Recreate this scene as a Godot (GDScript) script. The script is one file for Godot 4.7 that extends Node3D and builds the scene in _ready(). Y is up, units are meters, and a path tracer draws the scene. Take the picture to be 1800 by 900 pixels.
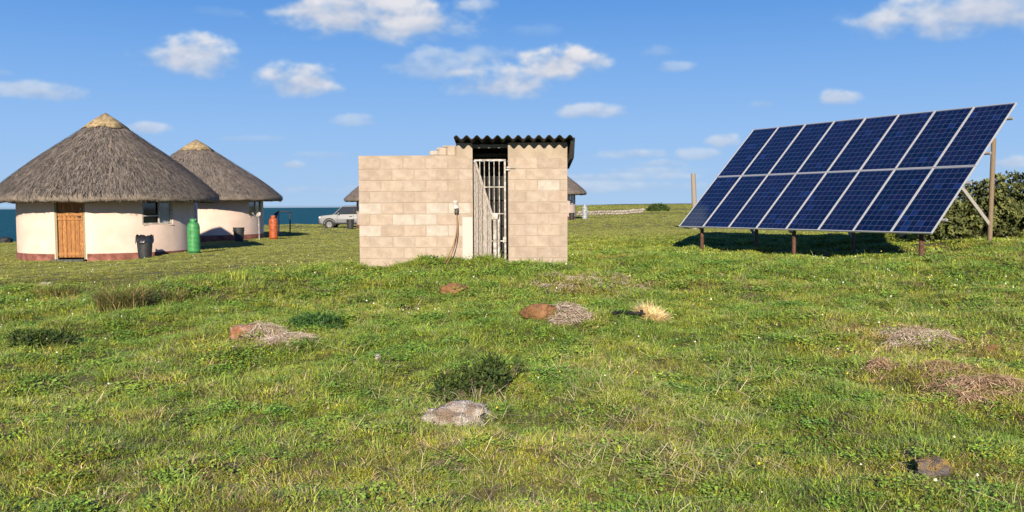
extends Node3D
# A grassy headland by the sea: thatched round huts, a roofless block shed, a ground-mounted solar array.
# World: metres, y up, the ground under the photographer is near y = 0 and he looks along -z.

const F := 1610.0            # focal length in pixels of the 1800 x 900 photograph
const EYE := Vector3(0, 1.6, 0)
var cam_basis := Basis(Vector3.RIGHT, -atan(89.0 / F)) * Basis(Vector3.BACK, -0.0054)
var rng := RandomNumberGenerator.new()
var names := {}
var M := {}
var noise_a := FastNoiseLite.new()
var noise_b := FastNoiseLite.new()
var noise_c := FastNoiseLite.new()

# ---------------------------------------------------------------- pixels to directions
func ray(px: float, py: float) -> Vector3:
	var d := cam_basis * Vector3((px - 900.0) / F, (450.0 - py) / F, -1.0)
	return d / -d.z

func at(px: float, py: float, depth: float) -> Vector3:
	return EYE + ray(px, py) * depth

func on_ground(px: float, py: float) -> Vector3:
	var r := ray(px, py)
	var d := 3.0
	while d < 140.0:
		var p := EYE + r * d
		if p.y < height(p.x, p.z):
			break
		d += 0.03 + d * 0.004
	var q := EYE + r * d
	return Vector3(q.x, height(q.x, q.z), q.z)

# ---------------------------------------------------------------- nodes
func numbered(called: String) -> String:
	if not names.has(called):
		names[called] = 0
		return called
	names[called] += 1
	return "%s_%03d" % [called, names[called]]

func tag(o: Node, label: String, category := "", group := "", kind := ""):
	if label != "":
		o.set_meta("label", label)
	if category != "":
		o.set_meta("category", category)
	if group != "":
		o.set_meta("group", group)
	if kind != "":
		o.set_meta("kind", kind)
	return o

func thing(called: String, label: String, category: String, where: Vector3, turn := 0.0, group := "") -> Node3D:
	var o := Node3D.new()
	o.name = numbered(called)
	add_child(o)
	o.position = where
	o.rotation.y = turn
	tag(o, label, category, group)
	return o

func obj(called: String, mesh: Mesh, material: Material, parent: Node = null) -> MeshInstance3D:
	var o := MeshInstance3D.new()
	o.mesh = mesh
	o.material_override = material
	if parent == null:
		o.name = numbered(called)
		add_child(o)
	else:
		o.name = called
		parent.add_child(o, true)
	return o

func many(called: String, mesh: Mesh, material: Material, buffer: PackedFloat32Array, parent: Node = null) -> MultiMeshInstance3D:
	var mm := MultiMesh.new()
	mm.transform_format = MultiMesh.TRANSFORM_3D
	mm.use_colors = true
	mm.mesh = mesh
	mm.instance_count = buffer.size() / 16
	mm.buffer = buffer
	var o := MultiMeshInstance3D.new()
	o.multimesh = mm
	o.material_override = material
	o.set_meta("kind", "stuff")
	if parent == null:
		o.name = numbered(called)
		add_child(o)
	else:
		o.name = called
		parent.add_child(o, true)
	return o

func put(buf: PackedFloat32Array, b: Basis, p: Vector3, c: Color) -> void:
	buf.append_array(PackedFloat32Array([b.x.x, b.y.x, b.z.x, p.x, b.x.y, b.y.y, b.z.y, p.y, b.x.z, b.y.z, b.z.z, p.z, c.r, c.g, c.b, 1.0]))

# ---------------------------------------------------------------- shapes
func new_st() -> SurfaceTool:
	var st := SurfaceTool.new()
	st.begin(Mesh.PRIMITIVE_TRIANGLES)
	st.set_smooth_group(-1)
	return st

func done(st: SurfaceTool) -> ArrayMesh:
	st.generate_normals()
	return st.commit()

func tri(st: SurfaceTool, a: Vector3, b: Vector3, c: Vector3, out: Vector3) -> void:
	st.add_vertex(a)
	if (b - a).cross(c - a).dot(out) > 0.0:
		st.add_vertex(c)
		st.add_vertex(b)
	else:
		st.add_vertex(b)
		st.add_vertex(c)

func quad(st: SurfaceTool, a: Vector3, b: Vector3, c: Vector3, d: Vector3, out: Vector3) -> void:
	tri(st, a, b, c, out)
	tri(st, a, c, d, out)

# a box with chamfered edges
func box(st: SurfaceTool, t: Transform3D, size: Vector3, bevel := 0.0) -> void:
	var h := size * 0.5
	var e := minf(bevel, minf(h.x, minf(h.y, h.z)) * 0.9)
	var ax := [Vector3(1, 0, 0), Vector3(0, 1, 0), Vector3(0, 0, 1)]
	for i in 3:
		var j := (i + 1) % 3
		var k := (i + 2) % 3
		for s in [-1.0, 1.0]:
			var n: Vector3 = ax[i] * s
			var c: Vector3 = n * h[i]
			var u: Vector3 = ax[j] * (h[j] - e)
			var v: Vector3 = ax[k] * (h[k] - e)
			quad(st, t * (c + u + v), t * (c + u - v), t * (c - u - v), t * (c - u + v), t.basis * n)
	if e <= 0.0:
		return
	for i in 3:
		var j := (i + 1) % 3
		var k := (i + 2) % 3
		for s in [-1.0, 1.0]:
			for r in [-1.0, 1.0]:
				var p1: Vector3 = ax[i] * s * h[i] + ax[j] * r * (h[j] - e)
				var p2: Vector3 = ax[i] * s * (h[i] - e) + ax[j] * r * h[j]
				var w: Vector3 = ax[k] * (h[k] - e)
				quad(st, t * (p1 + w), t * (p1 - w), t * (p2 - w), t * (p2 + w), t.basis * (ax[i] * s + ax[j] * r))
	for sx in [-1.0, 1.0]:
		for sy in [-1.0, 1.0]:
			for sz in [-1.0, 1.0]:
				var s := Vector3(sx, sy, sz)
				tri(st, t * (s * Vector3(h.x, h.y - e, h.z - e)), t * (s * Vector3(h.x - e, h.y, h.z - e)), t * (s * Vector3(h.x - e, h.y - e, h.z)), t.basis * s)

func box_mesh(size: Vector3, bevel := 0.0, where := Vector3.ZERO, turn := Basis.IDENTITY) -> ArrayMesh:
	var st := new_st()
	box(st, Transform3D(turn, where), size, bevel)
	return done(st)

# a chain of rings: points, radii
func tube(st: SurfaceTool, pts: PackedVector3Array, radii: PackedFloat32Array, n := 10, smooth := true) -> void:
	st.set_smooth_group(0 if smooth else -1)
	var rings := []
	for i in pts.size():
		var d: Vector3 = (pts[mini(i + 1, pts.size() - 1)] - pts[maxi(i - 1, 0)]).normalized()
		var side := d.cross(Vector3.UP if absf(d.y) < 0.9 else Vector3.RIGHT).normalized()
		var up := side.cross(d)
		var ring := PackedVector3Array()
		for k in n:
			var a := TAU * k / n
			ring.append(pts[i] + (side * cos(a) + up * sin(a)) * radii[i])
		rings.append(ring)
	for i in pts.size() - 1:
		for k in n:
			var l := (k + 1) % n
			var out: Vector3 = rings[i][k] + rings[i][l] - pts[i] * 2.0 + rings[i + 1][k] + rings[i + 1][l] - pts[i + 1] * 2.0
			quad(st, rings[i][k], rings[i][l], rings[i + 1][l], rings[i + 1][k], out)
	st.set_smooth_group(-1)
	for e in [0, pts.size() - 1]:
		var out: Vector3 = (pts[0] - pts[1]) if e == 0 else (pts[e] - pts[e - 1])
		for k in n:
			tri(st, pts[e], rings[e][k], rings[e][(k + 1) % n], out)

func tube_mesh(pts: Array, radii: Array, n := 10) -> ArrayMesh:
	var st := new_st()
	tube(st, PackedVector3Array(pts), PackedFloat32Array(radii), n)
	return done(st)

# profile of (radius, height) turned round y; smooth except where told
func lathe(st: SurfaceTool, profile: Array, n := 24, centre := Vector3.ZERO, smooth := true) -> void:
	for i in profile.size() - 1:
		st.set_smooth_group(i + 1 if smooth else -1)
		var a: Vector2 = profile[i]
		var b: Vector2 = profile[i + 1]
		var nn := Vector2(b.y - a.y, a.x - b.x)
		for k in n:
			var t0 := TAU * k / n
			var t1 := TAU * (k + 1) / n
			var d0 := Vector3(sin(t0), 0, cos(t0))
			var d1 := Vector3(sin(t1), 0, cos(t1))
			var mid := (d0 + d1).normalized()
			quad(st, centre + d0 * a.x + Vector3.UP * a.y, centre + d1 * a.x + Vector3.UP * a.y, centre + d1 * b.x + Vector3.UP * b.y, centre + d0 * b.x + Vector3.UP * b.y, mid * nn.x + Vector3.UP * nn.y)

func lathe_mesh(profile: Array, n := 24, centre := Vector3.ZERO) -> ArrayMesh:
	var st := new_st()
	lathe(st, profile, n, centre)
	return done(st)

# a rough stone: a sphere pushed about by noise
func stone_mesh(size: Vector3, seed_value: int, rough := 0.35, n := 18) -> ArrayMesh:
	var fn := FastNoiseLite.new()
	fn.seed = seed_value
	fn.frequency = 0.9
	fn.fractal_octaves = 4
	var st := new_st()
	st.set_smooth_group(0)
	var pts := []
	for i in n + 1:
		var row := []
		for k in 2 * n:
			var a := PI * i / n
			var b := PI * k / n
			var d := Vector3(sin(a) * cos(b), cos(a), sin(a) * sin(b))
			if i == 0 or i == n:
				d = Vector3(0, cos(a), 0)
			var r := 1.0 + rough * fn.get_noise_3dv(d * 1.3) + rough * 0.35 * fn.get_noise_3dv(d * 4.0 + Vector3.ONE * 7.0)
			d.y = sign(d.y) * pow(absf(d.y), 0.8)
			row.append(d * r * size * 0.5)
		pts.append(row)
	for i in n:
		for k in 2 * n:
			var l := (k + 1) % (2 * n)
			quad(st, pts[i][k], pts[i][l], pts[i + 1][l], pts[i + 1][k], pts[i][k] + pts[i + 1][l])
	return done(st)

# ---------------------------------------------------------------- materials
func lin(r: float, g: float, b: float) -> Color:
	return Color(r, g, b).linear_to_srgb()

func mat(r: float, g: float, b: float, rough := 0.9, metal := 0.0) -> StandardMaterial3D:
	var m := StandardMaterial3D.new()
	m.albedo_color = lin(r, g, b)
	m.roughness = rough
	m.metallic = metal
	return m

# a tiling picture made of layers of noise between two colours (sRGB), stretched by sx, sy
func noise_image(size: int, seed_value: int, freq: float, lo: Color, hi: Color, octaves := 5, contrast := 1.0) -> Image:
	var fn := FastNoiseLite.new()
	fn.seed = seed_value
	fn.frequency = freq
	fn.fractal_octaves = octaves
	var g := fn.get_seamless_image(size, size, false, false, 0.2)
	var im := Image.create(size, size, false, Image.FORMAT_RGB8)
	for y in size:
		for x in size:
			var v := clampf((g.get_pixel(x, y).r - 0.5) * 1.6 * contrast + 0.5, 0.0, 1.0)
			im.set_pixel(x, y, lo.lerp(hi, v))
	return im

# fine grain over broad faint stains
func two_noises(size: int, seed_value: int, fine: float, broad: float, lo: Color) -> Image:
	var a := noise_image(size, seed_value, fine, Color(0, 0, 0), Color(1, 1, 1), 2, 1.0)
	var b := noise_image(size, seed_value + 1, broad, Color(0, 0, 0), Color(1, 1, 1), 4, 1.0)
	for y in size:
		for x in size:
			a.set_pixel(x, y, lo.lerp(Color(1, 1, 1), a.get_pixel(x, y).r * 0.55 + b.get_pixel(x, y).r * 0.45))
	return a

func tex(im: Image) -> ImageTexture:
	return ImageTexture.create_from_image(im)

func textured(m: StandardMaterial3D, t: Texture2D, scale: float, world := true) -> StandardMaterial3D:
	m.albedo_texture = t
	m.uv1_triplanar = true
	m.uv1_world_triplanar = world
	m.uv1_scale = Vector3.ONE * scale
	return m

func relief(m: StandardMaterial3D, t: Texture2D, cm: float) -> StandardMaterial3D:
	m.heightmap_enabled = true
	m.heightmap_texture = t
	m.heightmap_scale = cm
	return m

func make_materials() -> void:
	var grain := tex(noise_image(256, 3, 0.05, Color(0.72, 0.72, 0.72), Color(1, 1, 1), 5, 1.4))
	var stain := tex(noise_image(256, 8, 0.018, Color(0.70, 0.66, 0.62), Color(1, 1, 1), 6, 1.3))
	var bumps := tex(noise_image(256, 21, 0.12, Color(0, 0, 0), Color(1, 1, 1), 4, 1.3))
	M.grain = grain
	M.stain = stain
	M.bumps = bumps
	M.soft_stain = tex(two_noises(256, 17, 0.22, 0.012, Color(0.82, 0.80, 0.785)))
	M.plaster = textured(mat(0.67, 0.53, 0.45), tex(noise_image(256, 14, 0.02, Color(0.93, 0.92, 0.90), Color(1, 1, 1), 5)), 0.3)
	M.floor_screed = textured(mat(0.30, 0.28, 0.25), grain, 1.0)
	M.plinth = textured(mat(0.29, 0.115, 0.088), stain, 0.7)
	# thatch: strands running down the roof (v) and packed close round it (u)
	var ti := Image.create(512, 512, false, Image.FORMAT_RGB8)
	var fn := FastNoiseLite.new()
	fn.seed = 5
	fn.frequency = 1.0
	fn.fractal_octaves = 3
	for y in 512:
		for x in 512:
			var ang := TAU * x / 512.0
			var s := fn.get_noise_3d(cos(ang) * 22.0, sin(ang) * 22.0, y * 0.025)
			var l := fn.get_noise_3d(cos(ang) * 2.5, sin(ang) * 2.5, 40.0 + y * 0.012)
			var v := clampf(0.55 + s * 0.75 + l * 0.45, 0.0, 1.0)
			ti.set_pixel(x, y, Color(0.74, 0.73, 0.72).lerp(Color(1.0, 0.97, 0.93), v))
	M.thatch = mat(0.222, 0.194, 0.168)
	M.thatch.albedo_texture = tex(ti)
	M.thatch.uv1_scale = Vector3(4, 1.5, 1)
	relief(M.thatch, tex(ti), 1.5)
	M.straw = mat(1, 1, 1)
	M.straw.vertex_color_use_as_albedo = true
	M.ridge = textured(mat(0.40, 0.32, 0.18), stain, 1.2)
	M.leaf = mat(1, 1, 1, 0.6)
	M.leaf.vertex_color_use_as_albedo = true
	M.leaf.backlight = Color(0.32, 0.34, 0.16)
	M.leaf.metallic_specular = 0.3
	M.bark = textured(mat(0.14, 0.105, 0.075), grain, 4.0)
	M.tarred = mat(0.016, 0.017, 0.018, 0.55)
	M.black_bag = mat(0.02, 0.022, 0.026, 0.35)
	M.steel = textured(mat(0.42, 0.42, 0.42, 0.55, 0.2), grain, 3.0)
	M.white_paint = textured(mat(0.52, 0.51, 0.48, 0.6), stain, 1.5)
	M.rust = textured(mat(0.13, 0.06, 0.035, 0.85), stain, 2.5)
	M.dark_steel = mat(0.05, 0.05, 0.05, 0.5, 0.3)
	M.aluminium = mat(0.44, 0.45, 0.46, 0.42, 0.3)
	M.glass = mat(0.03, 0.035, 0.04, 0.05)
	M.glass.metallic_specular = 0.6
	M.grey_wood = textured(mat(0.28, 0.25, 0.21), grain, 5.0)
	M.post_wood = textured(mat(0.27, 0.20, 0.125), grain, 3.0)

# ---------------------------------------------------------------- the land
var grid := PackedFloat32Array()
const GX0 := -90.0
const GZ0 := -150.0
const GS := 0.75
const GNX := 241
const GNZ := 221
var mounds := []

func make_land() -> void:
	# where the photograph shows the ground: pixel, distance
	var seen := [
		[0, 900, 4.75], [450, 900, 4.75], [900, 900, 4.75], [1350, 900, 4.75], [1800, 895, 4.75],
		[100, 690, 7.7], [500, 675, 7.9], [900, 665, 8.0], [1300, 660, 8.0], [1750, 645, 8.1],
		[60, 562, 12.5], [420, 560, 12.3], [700, 550, 12.0], [900, 545, 12.0], [1200, 540, 12.0], [1500, 535, 12.2], [1780, 525, 12.4],
		[100, 508, 18.0], [400, 500, 18.5], [560, 487, 17.5],
		[640, 488, 16.4], [760, 480, 16.3], [850, 477, 16.2], [990, 468, 16.5], [1150, 458, 17.0],
		[100, 470, 25.5], [190, 461, 28.0], [330, 446, 28.5], [450, 455, 26.0], [560, 440, 30.0],
		[300, 430, 41.0], [420, 424, 41.0], [480, 421, 42.0], [560, 412, 50.0], [20, 426, 48.0], [80, 428, 45.0],
		[500, 394, 76.0], [540, 396, 79.0], [595, 403, 68.0], [630, 401, 63.0],
		[1005, 386, 68.0], [1100, 379, 80.0], [1160, 371, 95.0],
		[1193, 440, 26.1], [1230, 443, 25.4], [1420, 455, 22.2], [1615, 459, 19.4], [1330, 448, 24.0], [1520, 457, 20.8], [1742, 419, 20.6], [1660, 440, 21.0], [1790, 440, 18.5],
		[1080, 420, 32.0], [1300, 412, 34.0], [1700, 410, 28.0],
	]
	var pts := []
	for s in seen:
		pts.append(at(s[0], s[1], s[2]))
	# beyond the frame it goes on as it does inside
	for p in [Vector3(0, 0, 0), Vector3(-6, 0, 2), Vector3(6, 0, 2), Vector3(-14, -0.1, -8), Vector3(14, 0.5, -10), Vector3(22, 1.0, -25), Vector3(-40, -0.2, -35), Vector3(-30, -0.2, -15), Vector3(30, 1.2, -60), Vector3(20, 1.2, -110), Vector3(50, 1.4, -120), Vector3(0, 0.1, 12), Vector3(70, 1.4, -60)]:
		pts.append(p)
	grid.resize(GNX * GNZ)
	for iz in GNZ:
		var z := GZ0 + iz * GS
		for ix in GNX:
			var x := GX0 + ix * GS
			var sum := 0.0
			var total := 0.0
			for p in pts:
				var dx: float = x - p.x
				var dz: float = z - p.z
				var s: float = 1.2 - 0.06 * p.z
				var w: float = 1.0 / ((dx * dx + dz * dz) / (s * s) + 0.15)
				w = w * w
				sum += w * p.y
				total += w
			grid[iz * GNX + ix] = sum / total

func cliff_z(x: float) -> float:
	if x < -17.0:
		return lerpf(-48.0, -80.0, clampf((x + 27.0) / 10.0, -0.5, 1.0))
	return lerpf(-80.0, -330.0, clampf((x + 17.0) / 70.0, 0.0, 3.0))

func height(x: float, z: float) -> float:
	var u := clampf((x - GX0) / GS, 0.0, GNX - 1.001)
	var v := clampf((z - GZ0) / GS, 0.0, GNZ - 1.001)
	var i := int(u)
	var j := int(v)
	u -= i
	v -= j
	var k := j * GNX + i
	var y := lerpf(lerpf(grid[k], grid[k + 1], u), lerpf(grid[k + GNX], grid[k + GNX + 1], u), v)
	y += (noise_a.get_noise_2d(x, z) * 0.15 + noise_b.get_noise_2d(x, z) * 0.055) * (1.0 - 0.75 * lawn_share(x, z))
	for m in mounds:
		var dx: float = x - m.x
		var dz: float = z - m.z
		var q: float = (dx * dx + dz * dz) / (m.r * m.r)
		if q < 4.0:
			y += m.h * exp(-q * 1.6)
	if z < -110.0:
		y += clampf((-110.0 - z) / 120.0, 0.0, 1.0) * 0.5
	var over := cliff_z(x) - z
	if over > 0.0:
		y -= smoothstep(0.0, 14.0, over) * 30.0
	return y

func axis(near0: float, near1: float, step: float, lo: float, hi: float, grow: float) -> PackedFloat32Array:
	var a := PackedFloat32Array()
	var s := step
	var p := near0
	while p > lo:
		p -= s
		s *= grow
		a.append(p)
	a.reverse()
	p = near0
	while p <= near1:
		a.append(p)
		p += step
	s = step
	while p < hi:
		a.append(p)
		p += s
		s *= grow
	return a

func grass_tone(x: float, z: float) -> float:    # 0 lush green ... 1 dry
	return clampf(0.30 + noise_c.get_noise_2d(x, z) * 0.75 + noise_a.get_noise_2d(x * 2.3 + 50.0, z * 2.3) * 0.35, 0.0, 1.0)

func lawn_share(x: float, z: float) -> float:    # the mown grass round the huts and the open field
	return clampf((-z - 17.0 - maxf(x + 4.0, 0.0) * 1.6) / 5.0, 0.0, 1.0) if x < 2.0 else clampf((-z - 28.0) / 10.0, 0.0, 1.0)

func track(x: float, z: float) -> float:    # bleached wheel track from the shed's side towards the huts
	return exp(-pow((z + 19.0 + (x + 4.0) * 0.35) / 1.6, 2.0)) if x < -2.0 else 0.0

func build_ground() -> void:
	var xs := axis(-7.0, 9.0, 0.14, -700.0, 700.0, 1.045)
	var zs := axis(-19.0, -3.0, 0.14, -420.0, 60.0, 1.04)
	var nx := xs.size()
	var nz := zs.size()
	var v := PackedVector3Array()
	var c := PackedColorArray()
	var idx := PackedInt32Array()
	for z in zs:
		for x in xs:
			v.append(Vector3(x, height(x, z), z))
			var t := grass_tone(x, z)
			c.append(Color(0.095, 0.10, 0.026).lerp(Color(0.16, 0.125, 0.055), t).lerp(Color(0.14, 0.145, 0.046), lawn_share(x, z)))
	for j in nz - 1:
		for i in nx - 1:
			var k := j * nx + i
			idx.append_array(PackedInt32Array([k, k + 1, k + nx, k + 1, k + nx + 1, k + nx]))
	var arr := []
	arr.resize(Mesh.ARRAY_MAX)
	arr[Mesh.ARRAY_VERTEX] = v
	arr[Mesh.ARRAY_COLOR] = c
	arr[Mesh.ARRAY_INDEX] = idx
	var am := ArrayMesh.new()
	am.add_surface_from_arrays(Mesh.PRIMITIVE_TRIANGLES, arr)
	var st := SurfaceTool.new()
	st.create_from(am, 0)
	st.generate_normals()
	var m := textured(mat(1, 1, 1, 0.95), M.grain, 1.7)
	m.vertex_color_use_as_albedo = true
	var o := obj("ground", st.commit(), m)
	tag(o, "rough grassy ground of the headland with bare earth between tufts", "ground", "", "structure")

func build_sea() -> void:
	var st := new_st()
	var xs := [-16000.0, -3000.0, -600.0, 0.0, 600.0, 3000.0, 16000.0]
	var zs := [-16000.0, -6000.0, -2000.0, -600.0, -60.0, 40.0]
	for i in xs.size() - 1:
		for j in zs.size() - 1:
			quad(st, Vector3(xs[i], -20, zs[j]), Vector3(xs[i + 1], -20, zs[j]), Vector3(xs[i + 1], -20, zs[j + 1]), Vector3(xs[i], -20, zs[j + 1]), Vector3.UP)
	var m := mat(0.022, 0.125, 0.165, 0.85)
	m.metallic_specular = 0.15
	textured(m, tex(noise_image(512, 31, 0.02, Color(0.68, 0.76, 0.80), Color(1, 1, 1), 5, 1.6)), 0.009)
	var o := obj("sea", done(st), m)
	tag(o, "dark teal sea reaching to the horizon behind the huts", "sea", "", "structure")

# ---------------------------------------------------------------- grass
# one tuft: blades that rise and bend; tints are multiplied by the colour of each copy
func tuft_mesh(seed_value: int, blades: int, radius: float, len0: float, len1: float, width: float, lean: float, dry: float, green: Color, straw: Color) -> ArrayMesh:
	var r := RandomNumberGenerator.new()
	r.seed = seed_value
	var v := PackedVector3Array()
	var n := PackedVector3Array()
	var c := PackedColorArray()
	for b in blades:
		var a := r.randf() * TAU
		var rad := sqrt(r.randf()) * radius
		var p := Vector3(cos(a) * rad, -0.01, sin(a) * rad)
		var dir := a + r.randf_range(-1.4, 1.4)
		var l := r.randf_range(len0, len1)
		var out := Vector3(cos(dir), 0, sin(dir))
		var rise := r.randf_range(1.0 - lean, 1.0)
		var w := width * r.randf_range(0.6, 1.3)
		var face := dir + PI * 0.5 + r.randf_range(-0.9, 0.9)
		var side := Vector3(cos(face), 0, sin(face))
		var col: Color = green * r.randf_range(0.6, 1.35)
		col = col.lerp(Color(col.g * 1.15, col.g * 1.02, col.b), r.randf() * r.randf())
		if r.randf() < dry:
			col = straw * r.randf_range(0.65, 1.2)
		var pts := []
		var d := (Vector3.UP * rise + out * (1.0 - rise) * 1.1).normalized()
		var q := p
		pts.append(q)
		for s in 3:
			q += d * l / 3.0
			pts.append(q)
			d = (d + out * r.randf_range(0.25, 0.75) + Vector3.DOWN * r.randf_range(0.0, 0.7)).normalized()
		for s in 3:
			var w0: float = w * [0.5, 0.5, 0.36][s]
			var w1: float = w * [0.5, 0.36, 0.04][s]
			var q0: Vector3 = pts[s]
			var q1: Vector3 = pts[s + 1]
			var nn: Vector3 = side.cross(q1 - q0).normalized()
			if nn.y < 0.0:
				nn = -nn
			for t in [q0 - side * w0, q0 + side * w0, q1 + side * w1, q0 - side * w0, q1 + side * w1, q1 - side * w1]:
				v.append(t)
				n.append(nn)
				c.append(col)
	return arrays(v, n, c)

# low herbs: small rounded leaves held near the ground
func herb_mesh(seed_value: int, count: int, radius: float, size: float, green: Color) -> ArrayMesh:
	var r := RandomNumberGenerator.new()
	r.seed = seed_value
	var v := PackedVector3Array()
	var n := PackedVector3Array()
	var c := PackedColorArray()
	for b in count:
		var a := r.randf() * TAU
		var rad := sqrt(r.randf()) * radius
		var p := Vector3(cos(a) * rad, r.randf_range(0.015, 0.075), sin(a) * rad)
		var s := size * r.randf_range(0.6, 1.3)
		var up := Vector3(r.randf_range(-0.6, 0.6), 1.0, r.randf_range(-0.6, 0.6)).normalized()
		var f := Vector3(cos(a), 0, sin(a)).cross(up).normalized()
		var g := up.cross(f)
		var col: Color = green * r.randf_range(0.7, 1.3)
		var q := [p - f * s * 0.6, p - f * s * 0.25 + g * s * 0.4, p + f * s * 0.35 + g * s * 0.38, p + f * s * 0.65, p + f * s * 0.35 - g * s * 0.38, p - f * s * 0.25 - g * s * 0.4]
		for t in [0, 1, 2, 0, 2, 3, 0, 3, 4, 0, 4, 5]:
			v.append(q[t])
			n.append(up)
			c.append(col)
	return arrays(v, n, c)

func arrays(v: PackedVector3Array, n: PackedVector3Array, c: PackedColorArray) -> ArrayMesh:
	# turn every face so that its front is on the side of its normal
	for k in range(0, v.size(), 3):
		if (v[k + 1] - v[k]).cross(v[k + 2] - v[k]).dot(n[k]) > 0.0:
			var keep := v[k + 1]
			v[k + 1] = v[k + 2]
			v[k + 2] = keep
	var arr := []
	arr.resize(Mesh.ARRAY_MAX)
	arr[Mesh.ARRAY_VERTEX] = v
	arr[Mesh.ARRAY_NORMAL] = n
	arr[Mesh.ARRAY_COLOR] = c
	var am := ArrayMesh.new()
	am.add_surface_from_arrays(Mesh.PRIMITIVE_TRIANGLES, arr)
	return am

var dry_spots := []     # [x, z, rx, rz, strength]
var bare_boxes := []    # where nothing grows: [x0, x1, z0, z1]
var bare_discs := []    # [x, z, r]

func dryness(x: float, z: float) -> float:
	var d := grass_tone(x, z)
	for s in dry_spots:
		var q: float = pow((x - s[0]) / s[2], 2.0) + pow((z - s[1]) / s[3], 2.0)
		if q < 3.0:
			d += s[4] * exp(-q * q)
	return clampf(d, 0.0, 1.6)

func under_panels(x: float, z: float) -> bool:    # starved, nearly bare earth
	var q := Vector2(x - 4.9, z + 26.0)
	var along := q.dot(Vector2(0.495, 0.869))
	var back := q.dot(Vector2(0.869, -0.495))
	return along > 0.2 and along < 7.7 and back > 0.2 and back < 2.6

func blocked(x: float, z: float) -> bool:
	for b in bare_boxes:
		if x > b[0] and x < b[1] and z > b[2] and z < b[3]:
			return true
	for b in bare_discs:
		if (x - b[0]) * (x - b[0]) + (z - b[1]) * (z - b[1]) < b[2] * b[2]:
			return true
	return false

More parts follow.
